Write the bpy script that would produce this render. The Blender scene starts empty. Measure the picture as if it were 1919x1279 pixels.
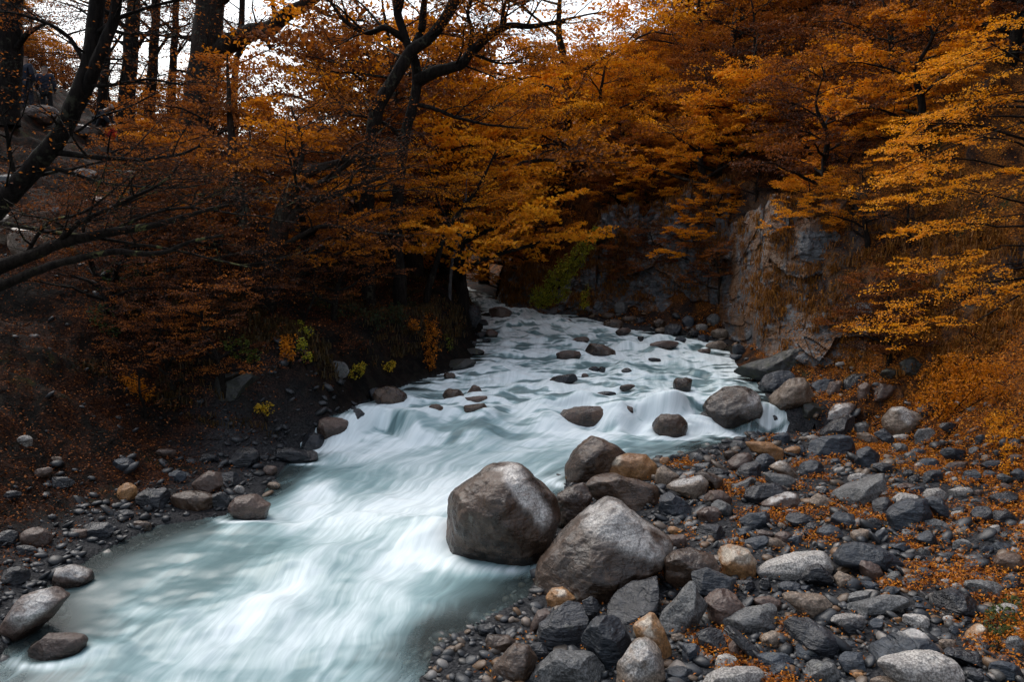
import bpy, bmesh, math
import numpy as np
from mathutils import Vector

sc = bpy.context.scene
COL = sc.collection
rng = np.random.default_rng(7)
F, CX, CY = 1500.0, 959.5, 639.5
CAM = np.array([0.0, 0.0, 3.0])
PIT = math.atan((CY - 480.0) / F)
FW = np.array([0, math.cos(PIT), -math.sin(PIT)])
UP = np.array([0, math.sin(PIT), math.cos(PIT)])
RT = np.array([1.0, 0, 0])

def ray(px, py):
    return FW + RT * ((px - CX) / F) + UP * ((CY - py) / F)
def P(px, py, y):                       # point of a sight line at world depth y
    d = ray(px, py)
    return CAM + d * (y / d[1])
def proj(p):
    p = np.asarray(p, float) - CAM
    z = p @ FW
    return CX + (p @ RT) / z * F, CY - (p @ UP) / z * F, z

# ------------------------------------------------------------------ noise
def _h(ix, iy, iz, s):
    n = (ix.astype(np.int64) * 374761393 + iy.astype(np.int64) * 668265263 + iz.astype(np.int64) * 2147483647 + s * 1274126177) & 0xffffffff
    n = ((n ^ (n >> 13)) * 1274126177) & 0xffffffff
    n = ((n ^ (n >> 16)) * 2246822519) & 0xffffffff
    return ((n ^ (n >> 15)) & 0xffffff) / float(0xffffff)
def vn(p, s=0):
    p = np.asarray(p, float); i = np.floor(p).astype(np.int64); f = p - i
    f = f * f * f * (f * (f * 6 - 15) + 10); r = 0
    for a in (0, 1):
        for b in (0, 1):
            for c in (0, 1):
                w = (f[..., 0] if a else 1 - f[..., 0]) * (f[..., 1] if b else 1 - f[..., 1]) * (f[..., 2] if c else 1 - f[..., 2])
                r = r + w * _h(i[..., 0] + a, i[..., 1] + b, i[..., 2] + c, s)
    return r * 2 - 1
def fbm(p, oct=4, s=0, gain=0.5):
    p = np.asarray(p, float); r = 0; a = 1; t = 0
    for o in range(oct):
        r = r + a * vn(p * 2.03 ** o + o * 17.3, s + o); t += a; a *= gain
    return r / t
def n2(x, y, sc_, oct=4, s=0):
    return fbm(np.stack([x * sc_, y * sc_, np.zeros_like(x) + s * 3.7], -1), oct, s)
def sst(a, b, x):
    t = np.clip((x - a) / (b - a), 0, 1)
    return t * t * (3 - 2 * t)

# ------------------------------------------------------------------ the river and the ground
def WZ(x, y):
    x = np.asarray(x, float); y = np.asarray(y, float)
    z = np.interp(y, [0, 5, 11, 14, 17, 20, 23, 26, 30, 60], [-.05, 0, .06, .10, .26, .48, .72, .95, 1.2, 3.0])
    s = 12.05 + np.clip((x + 2.2) / 4.2, 0, 1) * 1.1 + .26 * np.sin(x * 2.3 + .5) + .14 * np.sin(x * 5.9 + 1)
    wd = .24 + .75 * np.exp(-((x - .1) / 1.1) ** 2) + .12 * np.sin(x * 4.1)
    return z + .40 * sst(-1, 1, (y - s) / wd)
def hitw(px, py):
    d = ray(px, py); t = np.linspace(2, 60, 6000)
    q = CAM + t[:, None] * d
    k = np.argmax(q[:, 2] <= WZ(q[:, 0], q[:, 1]))
    return q[k]
LE = [(0,1235),(90,1100),(190,1035),(300,985),(420,968),(490,930),(530,880),(560,838),(600,800),(640,775),(700,745),(790,712),(868,690),(888,665),(893,640),(905,615),(903,590)]
RE = [(790,1279),(835,1200),(900,1172),(985,1122),(1012,1060),(1045,965),(1062,898),(1135,884),(1270,856),(1350,832),(1410,815),(1476,797),(1472,780),(1442,752),(1415,715),(1385,692),(1368,662),(1345,642),(1270,628),(1180,618),(1110,600),(1060,585),(965,572)]
le = np.array([hitw(*p)[:2] for p in LE]); re_ = np.array([hitw(*p)[:2] for p in RE])
def mono(a, pre, post):
    a = np.vstack([pre, a, post]); o = [a[0]]
    for q in a[1:]:
        o.append([q[0], max(q[1], o[-1][1] + .02)])
    return np.array(o)
le = mono(le, [[-4.6, 0], [-4.3, 3]], [[-2.6, 29], [-5.2, 35], [-9, 45], [-16, 62], [-50, 120]])
re_ = mono(re_, [[-.3, 0], [-.45, 3]], [[-1.0, 30], [-2.6, 35], [-6.2, 45], [-12, 62], [-44, 120]])
XL = lambda y: np.interp(y, le[:, 1], le[:, 0])
XR = lambda y: np.interp(y, re_[:, 1], re_[:, 0])
foot = np.array([[4.6, -5], [5.0, 5], [5.7, 9], [5.9, 11.5], [5.4, 14], [4.6, 15.5], [4.9, 17], [5.3, 18.5], [5.6, 20], [4.6, 21.5], [3.2, 23], [1.4, 25.2], [.4, 28], [-1.6, 36], [-5.2, 46], [-11, 62], [-43, 120]])
XF = lambda y: np.interp(y, foot[:, 1], foot[:, 0])
def dpoly(x, y, pl):
    m = np.full(np.shape(x), 1e9)
    for a, b in zip(pl[:-1], pl[1:]):
        e = b - a; L = e @ e
        t = np.clip(((x - a[0]) * e[0] + (y - a[1]) * e[1]) / L, 0, 1)
        m = np.minimum(m, np.hypot(x - a[0] - t * e[0], y - a[1] - t * e[1]))
    return m
def zones(x, y):
    dl = dpoly(x, y, le) * np.where(x < XL(y), 1, -1)
    dr = dpoly(x, y, re_) * np.where(x > XR(y), 1, -1)
    df = dpoly(x, y, foot) * np.where(x > XF(y), 1, -1)
    return dl, dr, df
def H(x, y, fine=True):
    x = np.asarray(x, float); y = np.asarray(y, float)
    dl, dr, df = zones(x, y)
    w = WZ(np.clip(x, XL(y), XR(y)), y)
    n1 = n2(x, y, .35, 4, 3); n3 = n2(x, y, 1.7, 3, 5)
    # bed
    ins = np.minimum(-dl, -dr)
    z = w - .04 - .5 * sst(0, .9, ins)
    # far side: gravel bar, cliff foot, hillside
    bar = w + .02 + .085 * np.clip(dr, 0, 9) + (.05 * n3 + .08 * n1) * sst(0, 1, dr)
    cl = np.interp(y, [0, 12.5, 15, 24, 28, 40], [.25, .3, 1, 1, .9, .6])
    d = np.clip(df + .5 * n1, 0, None)
    att = 1 - .38 * sst(26, 60, y) - .25 * sst(55, 110, y)
    hill = 2.1 * cl * sst(.5, 2.4, d) + att * (.72 * d - .10 * np.clip(d - 16, 0, 60)) + (1.1 * n1 + .25 * n3) * sst(.3, 4, d)
    z = np.where(dr > 0, bar + hill, z)
    # near side: leafy beach, undercut bank, wooded slope
    wb = sst(10.6, 13.2, y)
    dd = np.clip(dl, 0, None)
    beach = .13 * np.minimum(dd, 2.4) + .75 * sst(2.0, 4.2, dd)
    bank = (1.25 + .35 * n1) * sst(-.05, .9, dd)
    up = np.clip(dd - 1.3, 0, None)
    slope = .33 * up + .29 * np.clip(up - 8.5, 0, 12) - .27 * np.clip(up - 21 - 1.5 * n1, 0, 90)
    left = w + .02 + beach * (1 - wb) + bank * wb + slope + (.42 * n1 + .22 * n3 + .10 * n2(x, y, 3.6, 3, 6)) * sst(.4, 3, dd)
    left = left + .7 * np.exp(-((x + 19.2) ** 2 + (y - 32) ** 2) / 30) - 1.0 * np.exp(-((x + 13.4) ** 2 + (y - 22) ** 2) / 18) + 1.3 * np.exp(-((x + 15.2) ** 2 + (y - 30.) ** 2) / 14)
    z = np.where(dl > 0, left, z)
    if fine:
        z = z + .035 * n2(x, y, 6, 3, 9) * sst(.02, .5, np.maximum(dl, dr))
    return z
TT = np.concatenate([np.linspace(3, 40, 3000), np.linspace(40.05, 130, 900)])
def hit(px, py):                        # first point of ground or water on a sight line
    q = CAM + TT[:, None] * ray(px, py)
    s = np.maximum(H(q[:, 0], q[:, 1]), np.where((q[:, 0] > XL(q[:, 1])) & (q[:, 0] < XR(q[:, 1])), WZ(q[:, 0], q[:, 1]), -9))
    b = q[:, 2] <= s
    return q[np.argmax(b)] if b.any() else q[-1]

# ------------------------------------------------------------------ mesh and object helpers
def mesh(name, v, f, attrs=None, smooth=True, uv=None):
    v = np.asarray(v, np.float32); me = bpy.data.meshes.new(name)
    if isinstance(f, np.ndarray):
        n, k = f.shape
        me.vertices.add(len(v)); me.vertices.foreach_set('co', v.ravel())
        me.loops.add(n * k); me.loops.foreach_set('vertex_index', f.astype(np.int32).ravel())
        me.polygons.add(n); me.polygons.foreach_set('loop_start', np.arange(0, n * k, k, dtype=np.int32))
        me.update(calc_edges=True)
    else:
        me.from_pydata(v.tolist(), [], f)
    me.polygons.foreach_set('use_smooth', np.full(len(me.polygons), smooth, bool))
    for k_, (dom, a) in (attrs or {}).items():
        at = me.attributes.new(k_, 'FLOAT', dom); at.data.foreach_set('value', np.asarray(a, np.float32))
    if uv is not None:
        l = me.uv_layers.new(name='UVMap'); l.data.foreach_set('uv', np.asarray(uv, np.float32)[np.asarray(f).ravel()].ravel())
    me.update()
    return me
def link(name, me, mat=None, parent=None, loc=None):
    o = bpy.data.objects.new(name, me); COL.objects.link(o)
    if mat is not None and me is not None and len(me.materials) == 0: me.materials.append(mat)
    if parent is not None: o.parent = parent
    if loc is not None: o.location = [float(c) for c in loc]
    return o
def tag(o, label=None, cat=None, group=None, kind=None):
    for k, v in (('label', label), ('category', cat), ('group', group), ('kind', kind)):
        if v: o[k] = v
    return o
_ico = {}
def ico(n):
    if n not in _ico:
        bm = bmesh.new(); bmesh.ops.create_icosphere(bm, subdivisions=n, radius=1)
        v = np.array([q.co[:] for q in bm.verts]); f = np.array([[q.index for q in t.verts] for t in bm.faces]); bm.free()
        _ico[n] = (v / np.linalg.norm(v, axis=1)[:, None], f)
    return _ico[n]
def voro(p, s=0):                       # random value of the nearest scattered point: angular blocks
    p = np.asarray(p, float); i = np.floor(p).astype(np.int64); bd = np.full(p.shape[:-1], 9.); val = np.zeros(p.shape[:-1])
    for a in (-1, 0, 1):
        for b in (-1, 0, 1):
            for c in (-1, 0, 1):
                j = i + np.array([a, b, c]); o = np.stack([_h(j[..., 0], j[..., 1], j[..., 2], s + k) for k in (1, 2, 3)], -1)
                d = ((j + o - p) ** 2).sum(-1); m = d < bd; bd = np.where(m, d, bd); val = np.where(m, _h(j[..., 0], j[..., 1], j[..., 2], s + 7), val)
    return val - .5
def unit(a):
    a = np.asarray(a, float); return a / np.maximum(np.linalg.norm(a, axis=-1, keepdims=True), 1e-9)
class Bag:                              # gathers quads
    def __init__(s): s.v = []; s.f = []; s.t = []; s.n = 0
    def add(s, v, f, t=None):
        s.v.append(v); s.f.append(f + s.n); s.n += len(v)
        s.t.append(np.zeros(len(f)) if t is None else t)
    def get(s): return np.vstack(s.v), np.vstack(s.f), np.concatenate(s.t)
def tube(bag, pts, rad, sides=8, seed=0, rough=.0):
    pts = np.asarray(pts, float); rad = np.asarray(rad, float); n = len(pts)
    t = unit(np.gradient(pts, axis=0)); a = unit(np.cross(t, [.31, .2, .93])); b = np.cross(t, a)
    th = np.arange(sides) * 2 * math.pi / sides
    ring = a[:, None, :] * np.cos(th)[None, :, None] + b[:, None, :] * np.sin(th)[None, :, None]
    r = rad[:, None, None] * np.ones((n, sides, 1))
    if rough:
        q = pts[:, None, :] / max(rad.max(), .05) * np.array([1, 1, .35]) + ring * 1.7 + seed
        r = r * (1 + rough * fbm(q, 3, seed)[..., None])
    v = (pts[:, None, :] + ring * r).reshape(-1, 3)
    i = np.arange(n - 1)[:, None] * sides; j = np.arange(sides)[None, :]; k = (j + 1) % sides
    f = np.stack([i + j, i + k, i + sides + k, i + sides + j], -1).reshape(-1, 4)
    bag.add(v, f)
def sticks(bag, a, b, r0, r1):
    a = np.asarray(a, float); b = np.asarray(b, float); n = len(a)
    if n == 0: return
    t = unit(b - a); u = unit(np.cross(t, np.array([.3, .21, .92]))); w = np.cross(t, u)
    r0 = np.broadcast_to(r0, n)[:, None]; r1 = np.broadcast_to(r1, n)[:, None]
    vs = []
    for k in range(3):
        c, s = math.cos(k * 2.0944), math.sin(k * 2.0944); d = u * c + w * s
        vs += [a + d * r0, b + d * r1]
    v = np.stack(vs, 1).reshape(-1, 3); base = np.arange(n)[:, None] * 6
    bag.add(v, np.concatenate([base + np.array(q) for q in ([0, 2, 3, 1], [2, 4, 5, 3], [4, 0, 1, 5])]))
def smooth_line(pts, n=14, wob=0., seed=0):
    pts = np.asarray(pts, float)
    s = np.r_[0, np.cumsum(np.linalg.norm(np.diff(pts[:, :3], axis=0), axis=1))]
    q = np.linspace(0, s[-1], n); m = len(pts)
    if m > 2:                           # Catmull-Rom
        pp = np.vstack([2 * pts[0] - pts[1], pts, 2 * pts[-1] - pts[-2]])
        i = np.clip(np.searchsorted(s, q, 'right') - 1, 0, m - 2); t = ((q - s[i]) / np.maximum(s[i + 1] - s[i], 1e-6))[:, None]
        p0, p1, p2, p3 = pp[i], pp[i + 1], pp[i + 2], pp[i + 3]
        o = .5 * (2 * p1 + (p2 - p0) * t + (2 * p0 - 5 * p1 + 4 * p2 - p3) * t ** 2 + (3 * p1 - p0 - 3 * p2 + p3) * t ** 3)
    else:
        o = pts[0] + (pts[1] - pts[0]) * (q / s[-1])[:, None]
    if wob:
        L = s[-1]; k = np.linspace(0, 1, n)[:, None] * L * 1.6
        o = o + wob * np.concatenate([fbm(np.hstack([k, k * 0 + seed, k * 0 + c * 9]), 3, seed)[:, None] for c in range(3)], 1) * np.minimum(1, np.linspace(0, 4, n))[:, None]
    return o

# ------------------------------------------------------------------ materials
class NT:
    def __init__(s, name):
        s.m = bpy.data.materials.new(name); s.m.use_nodes = True; s.t = s.m.node_tree; s.t.nodes.clear()
        s.out = s.n('ShaderNodeOutputMaterial')
    def n(s, ty, **kw):
        o = s.t.nodes.new(ty)
        for k, v in kw.items():
            if k.startswith('_'): setattr(o, k[1:], v)
        for k, v in kw.items():
            if not k.startswith('_'):
                i = o.inputs[int(k[1:])] if k[0] == 'i' and k[1:].isdigit() else o.inputs[k.replace('__', ' ')]
                if isinstance(v, bpy.types.NodeSocket): s.t.links.new(v, i)
                else: i.default_value = v
        return o
    def noise(s, co, scale, detail=4, rough=.55, dist=0.):
        return s.n('ShaderNodeTexNoise', Vector=co, Scale=scale, Detail=detail, Roughness=rough, Distortion=dist).outputs['Fac']
    def ramp(s, fac, stops, interp='LINEAR'):
        r = s.n('ShaderNodeValToRGB', Fac=fac); e = r.color_ramp; e.interpolation = interp
        while len(e.elements) < len(stops): e.elements.new(.5)
        for q, (p, c) in zip(e.elements, stops):
            q.position = p; q.color = (*c, 1) if len(c) == 3 else c
        return r.outputs['Color']
    def mix(s, fac, a, b, mode='MIX'):
        r = s.n('ShaderNodeMix', _data_type='RGBA', _blend_type=mode)
        for i, v in ((0, fac), (6, a), (7, b)):
            if isinstance(v, bpy.types.NodeSocket): s.t.links.new(v, r.inputs[i])
            else: r.inputs[i].default_value = v if i == 0 else (*v, 1)
        return r.outputs[2]
    def math(s, op, a, b=0., c=None, clamp=False):
        kw = dict(i0=a, i1=b)
        if c is not None: kw['i2'] = c
        return s.n('ShaderNodeMath', _operation=op, _use_clamp=clamp, **kw).outputs[0]
    def maprange(s, v, a, b, c=0., d=1., smooth=True):
        return s.n('ShaderNodeMapRange', _interpolation_type='SMOOTHSTEP' if smooth else 'LINEAR', i0=v, i1=a, i2=b, i3=c, i4=d).outputs[0]
    def attr(s, nm): return s.n('ShaderNodeAttribute', _attribute_name=nm).outputs['Fac']
    def co(s): return s.n('ShaderNodeTexCoord').outputs['Object']
    def geo(s): return s.n('ShaderNodeNewGeometry')
    def rnd(s): return s.n('ShaderNodeObjectInfo').outputs['Random']
    def bump(s, h, strength=.5, dist=.02, normal=None):
        kw = dict(Height=h, Strength=strength, Distance=dist)
        if normal is not None: kw['Normal'] = normal
        return s.n('ShaderNodeBump', **kw).outputs['Normal']
    def surf(s, sh): s.t.links.new(sh, s.out.inputs['Surface']); return s.m
    def pbr(s, col, rough=.6, normal=None, spec=.5, coat=0.):
        kw = {'Base Color': col, 'Roughness': rough, 'Specular IOR Level': spec}
        b = s.n('ShaderNodeBsdfPrincipled')
        if normal is not None: kw['Normal'] = normal
        for k, v in kw.items():
            if isinstance(v, bpy.types.NodeSocket): s.t.links.new(v, b.inputs[k])
            else: b.inputs[k].default_value = (*v, 1) if k == 'Base Color' else v
        return b.outputs[0]

def rock_mat(name, c1, c2, c3, speck=.5, rough=(.35, .65), bump=.5, pale=(.42, .40, .38), wet=.5, crack=.35, strata=.4, lic=.35):
    t = NT(name); co = t.co(); r = t.rnd()
    off = t.n('ShaderNodeVectorMath', _operation='ADD', i0=co, i1=t.n('ShaderNodeCombineXYZ', X=t.math('MULTIPLY', r, 31.), Y=t.math('MULTIPLY', r, 57.), Z=t.math('MULTIPLY', r, 13.)).outputs[0]).outputs[0]
    a = t.noise(off, 2.3, 5, .6, .6); b = t.noise(off, 9, 6, .65, .3); c = t.noise(off, 70, 3, .7)
    col = t.mix(t.maprange(a, .38, .66), c1, c2)
    col = t.mix(t.math('MULTIPLY', t.maprange(b, .5, .72), .7), col, c3)
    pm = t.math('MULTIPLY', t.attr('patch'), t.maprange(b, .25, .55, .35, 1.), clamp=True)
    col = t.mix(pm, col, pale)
    sp = t.maprange(c, .42, .60, 1 - speck, 1 + speck * .45)
    v = t.math('MULTIPLY', sp, t.maprange(r, 0, 1, .78, 1.22, False))
    col = t.n('ShaderNodeVectorMath', _operation='SCALE', i0=col, Scale=v).outputs[0]
    crk = t.noise(off, 4.2, 9, .72, .5); vo = t.n('ShaderNodeTexVoronoi', _feature='DISTANCE_TO_EDGE', Vector=t.n('ShaderNodeVectorMath', _operation='MULTIPLY_ADD', i0=t.n('ShaderNodeTexNoise', Vector=off, Scale=3., Detail=3).outputs['Color'], i1=(.5, .5, .5), i2=off).outputs[0], Scale=2.2).outputs['Distance']
    cl_ = t.maprange(vo, 0, .022)
    str_ = t.noise(t.n('ShaderNodeMapping', Vector=off, Rotation=(.5, .35, .2), Scale=(1., 1., 6.)).outputs[0], 5., 5, .65)
    col = t.mix(t.math('MULTIPLY', t.maprange(str_, .52, .68), .45), col, c3)
    col = t.mix(t.math('MULTIPLY', t.math('SUBTRACT', 1., cl_), crack), col, tuple(q * .35 for q in c1))
    pv = t.n('ShaderNodeTexVoronoi', Vector=off, Scale=13.).outputs['Distance']; pit = t.math('MULTIPLY', t.maprange(pv, .10, .24, 1., 0.), t.maprange(t.noise(off, 3.4, 3), .50, .60))
    col = t.mix(t.math('MULTIPLY', pit, .75), col, tuple(q * .3 for q in c1))
    lich = t.math('MULTIPLY', t.maprange(t.noise(off, 6.5, 5, .7), .60, .66), t.maprange(a, .45, .6)); col = t.mix(t.math('MULTIPLY', lich, lic), col, (.20, .20, .165))
    wl = t.math('MULTIPLY', t.attr('wetline'), t.maprange(b, .2, .5, .6, 1.), clamp=True)
    col = t.n('ShaderNodeVectorMath', _operation='SCALE', i0=col, Scale=t.math('MULTIPLY_ADD', wl, -.62, 1.)).outputs[0]
    h = t.math('ADD', t.math('ADD', t.math('MULTIPLY', b, .7), t.math('MULTIPLY', str_, strata)), t.math('ADD', t.math('MULTIPLY', c, .14), t.math('ADD', t.math('MULTIPLY', crk, 1.0), t.math('MULTIPLY', cl_, .25 * crack))))
    ro = t.maprange(t.math('ADD', t.math('MULTIPLY', a, .5), t.math('MULTIPLY', b, .5)), .35, .65, rough[0], rough[1]); ro = t.math('MULTIPLY', ro, t.math('MULTIPLY_ADD', wl, -.55, 1.))
    return t.surf(t.pbr(col, ro, t.bump(h, bump, .03), wet))
M = {}
M['k'] = rock_mat('black_slate', (.004, .005, .008), (.011, .014, .020), (.028, .033, .043), .3, (.16, .45), .9, wet=.6, crack=.5, strata=1.)
M['s'] = rock_mat('blue_slate', (.010, .015, .023), (.024, .033, .046), (.054, .067, .083), .25, (.3, .58), .8, crack=.4, strata=1.)
M['g'] = rock_mat('grey_granite', (.065, .067, .068), (.12, .12, .118), (.19, .185, .18), .6, (.42, .7), .7)
M['b'] = rock_mat('wet_brown_rock', (.024, .0125, .007), (.074, .041, .024), (.128, .080, .051), .4, (.18, .5), .75, (.52, .49, .46), .55)
M['t'] = rock_mat('tan_granite', (.12, .085, .06), (.20, .15, .11), (.28, .22, .17), .5, (.4, .7), .6)
M['o'] = rock_mat('rust_orange_rock', (.22, .105, .038), (.32, .165, .065), (.16, .075, .032), .35, (.38, .6), .45, (.45, .38, .30))
M['w'] = rock_mat('pale_granite', (.24, .225, .21), (.33, .31, .285), (.20, .17, .15), .55, (.55, .8), .4)
M['r'] = rock_mat('red_brown_rock', (.050, .029, .022), (.095, .060, .046), (.14, .098, .078), .35, (.25, .6), .7)
M['m'] = rock_mat('mossy_dark_rock', (.012, .013, .013), (.028, .029, .026), (.05, .055, .02), .3, (.3, .6), .8, (.07, .085, .015))

def leaf_mat(name, stops, var=.7):
    t = NT(name); tint = t.attr('tint'); r = t.rnd()
    f = t.math('ADD', tint, t.math('MULTIPLY', t.math('SUBTRACT', r, .5), var), clamp=True)
    col = t.ramp(f, stops)
    d = t.n('ShaderNodeBsdfDiffuse', Color=col).outputs[0]
    tr = t.n('ShaderNodeBsdfTranslucent', Color=col).outputs[0]
    g = t.n('ShaderNodeBsdfGlossy', Color=(1, 1, 1, 1), Roughness=.5).outputs[0]
    a = t.n('ShaderNodeMixShader', i0=.35, i1=d, i2=tr).outputs[0]
    return t.surf(t.n('ShaderNodeMixShader', i0=.015, i1=a, i2=g).outputs[0])
L = {}
L['gold'] = leaf_mat('golden_leaves', [(0, (.26, .078, .004)), (.35, (.56, .188, .004)), (.7, (.74, .275, .005)), (1, (.82, .35, .012))])
L['orange'] = leaf_mat('orange_leaves', [(0, (.12, .034, .005)), (.4, (.47, .148, .005)), (.75, (.72, .26, .006)), (1, (.82, .35, .012))])
L['rust'] = leaf_mat('rust_leaves', [(0, (.035, .012, .006)), (.45, (.115, .034, .009)), (.8, (.26, .075, .010)), (1, (.42, .13, .013))])
L['green'] = leaf_mat('yellow_green_leaves', [(0, (.06, .08, .010)), (.45, (.20, .22, .018)), (.75, (.40, .34, .02)), (1, (.55, .34, .02))])
L['herb'] = leaf_mat('green_leaves', [(0, (.02, .035, .012)), (.6, (.05, .075, .022)), (1, (.09, .11, .03))])
L['dry'] = leaf_mat('dry_grass_blades', [(0, (.045, .02, .008)), (.5, (.20, .078, .014)), (1, (.38, .17, .03))])
L['weed'] = leaf_mat('dark_weed_blades', [(0, (.012, .010, .005)), (.5, (.04, .028, .010)), (1, (.11, .06, .014))])
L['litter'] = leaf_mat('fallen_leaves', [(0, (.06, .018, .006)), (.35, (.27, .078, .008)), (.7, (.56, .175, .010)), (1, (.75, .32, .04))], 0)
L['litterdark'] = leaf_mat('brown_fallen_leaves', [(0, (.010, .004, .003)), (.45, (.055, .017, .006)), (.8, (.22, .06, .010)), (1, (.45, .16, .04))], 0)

def bark_mat(name, c1, c2, lich, amt):
    t = NT(name); co = t.co()
    st = t.n('ShaderNodeMapping', Vector=co, Scale=(1, 1, .22)).outputs[0]
    a = t.noise(st, 22, 6, .7, .4); b = t.noise(co, 3.2, 4, .6); c = t.noise(co, 14, 4, .6)
    col = t.mix(t.maprange(a, .35, .65), c1, c2)
    col = t.mix(t.math('MULTIPLY', t.math('MULTIPLY', t.maprange(b, .52, .62), t.maprange(c, .48, .58)), amt), col, lich)
    return t.surf(t.pbr(col, .85, t.bump(a, .9, .03), .08))
B = {'dark': bark_mat('dark_bark', (.006, .005, .0045), (.018, .014, .012), (.08, .08, .055), .4),
     'brown': bark_mat('brown_bark', (.012, .009, .0075), (.034, .025, .020), (.10, .10, .07), .5),
     'grey': bark_mat('grey_bare_wood', (.05, .048, .050), (.11, .105, .105), (.2, .2, .19), .4),
     'snag': bark_mat('bleached_wood', (.10, .085, .07), (.24, .215, .185), (.3, .29, .27), .5),
     'moss': bark_mat('mossy_bark', (.008, .006, .005), (.024, .018, .014), (.13, .125, .05), .95)}
# ------------------------------------------------------------------ terrain sheet
def ground_mat():
    t = NT('forest_floor'); co = t.co(); g = t.attr('gravel'); sl = t.attr('steep'); dk = t.attr('bank')
    hl = t.attr('hill'); a = t.noise(co, .7, 4, .6); b = t.noise(co, 5, 5, .65, .5); c = t.noise(co, 38, 3, .6); e = t.noise(co, 1.9, 5, .65, .8)
    leaf = t.mix(t.maprange(c, .35, .62), (.006, .003, .0025), (.042, .014, .006))
    leaf = t.mix(t.math('MULTIPLY', t.maprange(c, .56, .68), t.maprange(e, .4, .6)), leaf, (.13, .045, .012))
    leaf = t.mix(t.math('MULTIPLY', hl, t.maprange(e, .36, .52)), leaf, t.mix(t.maprange(c, .40, .62), (.045, .017, .006), (.24, .085, .014)))
    soil = t.mix(t.maprange(b, .4, .65), (.004, .0035, .003), (.013, .0095, .0075))
    moss = t.mix(t.maprange(c, .4, .6), (.009, .012, .004), (.035, .036, .010))
    col = t.mix(t.maprange(e, .42, .60), soil, leaf); col = t.mix(t.math('MULTIPLY', hl, .55), col, leaf)
    col = t.mix(t.math('MULTIPLY', t.maprange(a, .55, .68), t.maprange(b, .45, .6)), col, moss)
    tan = t.mix(t.maprange(b, .35, .65), (.05, .036, .028), (.15, .105, .072))
    grey = t.mix(t.maprange(b, .35, .65), (.018, .02, .023), (.075, .077, .08))
    rock = t.mix(t.maprange(e, .48, .58), grey, tan)
    col = t.mix(t.math('MULTIPLY', sl, t.maprange(e, .30, .50)), col, rock)
    dirt = t.mix(t.maprange(b, .4, .6), (.004, .004, .004), (.013, .011, .009))
    col = t.mix(dk, col, dirt)
    grav = t.mix(t.maprange(c, .35, .65), (.012, .013, .015), (.045, .045, .047))
    col = t.mix(g, col, grav)
    h = t.math('ADD', t.math('MULTIPLY', b, .8), t.math('MULTIPLY', c, .35))
    return t.surf(t.pbr(col, .8, t.bump(h, .8, .06), .06))
nr, na = 560, 640
rr = np.concatenate([[.3, 1.2, 2.2], 3 * (170 / 3) ** np.linspace(0, 1, nr)]); th = np.radians(np.concatenate([np.linspace(-85, -37, 60), np.linspace(-36.8, 36.8, na), np.linspace(37, 85, 60)]))
gx = rr[:, None] * np.sin(th); gy = rr[:, None] * np.cos(th)
gz = H(gx, gy)
dl, dr, df = zones(gx, gy)
N1 = n2(gx, gy, .9, 4, 21)
gravel = np.where(dr > -.2, 1 - sst(-.9, .4, df + .9 * N1), 0) + np.where((dl > -.2), (1 - sst(.1, 1.5, dl + 1.2 * N1)) * (1 - sst(11.5, 13, gy)), 0)
gravel = gravel * (1 - sst(24, 27, gy) * (dr > 0)); steepfix = 1
gravel = np.clip(np.maximum(gravel, (np.maximum(dl, dr) < 0) * 1.), 0, 1)
dzr = np.gradient(gz, axis=0) / np.maximum(np.gradient(rr)[:, None], 1e-3)
dzt = np.gradient(gz, axis=1) / np.maximum(rr[:, None] * np.gradient(th)[None], 1e-3)
slope = np.hypot(dzr, dzt)
steep = .75 * sst(1.9, 3.0, slope + .6 * N1) * (dr > 0) * (1 - sst(22, 25, gy))
bankm = sst(11, 13, gy) * (dl > -.1) * (1 - sst(.3, 1.5, dl + .7 * N1)) * .9
# blocky relief on the steep rock
disp = fbm(np.stack([gx * 1.6, gy * 1.6, gz * 2.2], -1), 4, 40)
gx = gx - .45 * steep * disp; gy = gy - .35 * steep * np.abs(disp)
i = np.arange(len(rr) - 1)[:, None] * len(th); j = np.arange(len(th) - 1)[None]
gf = np.stack([i + j, i + j + 1, i + j + 1 + len(th), i + j + len(th)], -1).reshape(-1, 4)[:, ::-1].copy()
gm = mesh('ground', np.stack([gx, gy, gz], -1).reshape(-1, 3), gf, {'gravel': ('POINT', gravel.ravel()), 'steep': ('POINT', steep.ravel()), 'bank': ('POINT', bankm.ravel()), 'hill': ('POINT', (sst(-.5, 1.0, df)).ravel())})
tag(link('ground', gm, ground_mat()), 'leaf strewn slopes, gravel bar and hillside on both sides of the stream', None, None, 'structure')

# ------------------------------------------------------------------ rocks
CODE = {'k': 'black slate', 's': 'blue-grey slate', 'g': 'grey', 'b': 'dark brown', 't': 'tan', 'o': 'rusty orange', 'w': 'pale', 'r': 'reddish brown', 'm': 'mossy black'}
ROCKS = []          # dicts with px, py, w, code, short, obj
def ell(cx, cy, w, h, ang=0, seed=0):
    r = np.random.default_rng(int(cx * 13 + cy * 7 + seed)); n = 12
    a = np.linspace(0, 2 * math.pi, n, endpoint=False) + r.uniform(-.16, .16, n)
    e = r.uniform(2.0, 2.9); k = (np.abs(np.cos(a)) ** e + np.abs(np.sin(a)) ** e) ** (-1 / e) * r.uniform(.90, 1.08, n)
    x, y = k * np.cos(a) * w / 2, k * np.sin(a) * h / 2; t = math.radians(ang)
    return [(cx + x[q] * math.cos(t) - y[q] * math.sin(t), cy + x[q] * math.sin(t) + y[q] * math.cos(t)) for q in range(n)]
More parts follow.
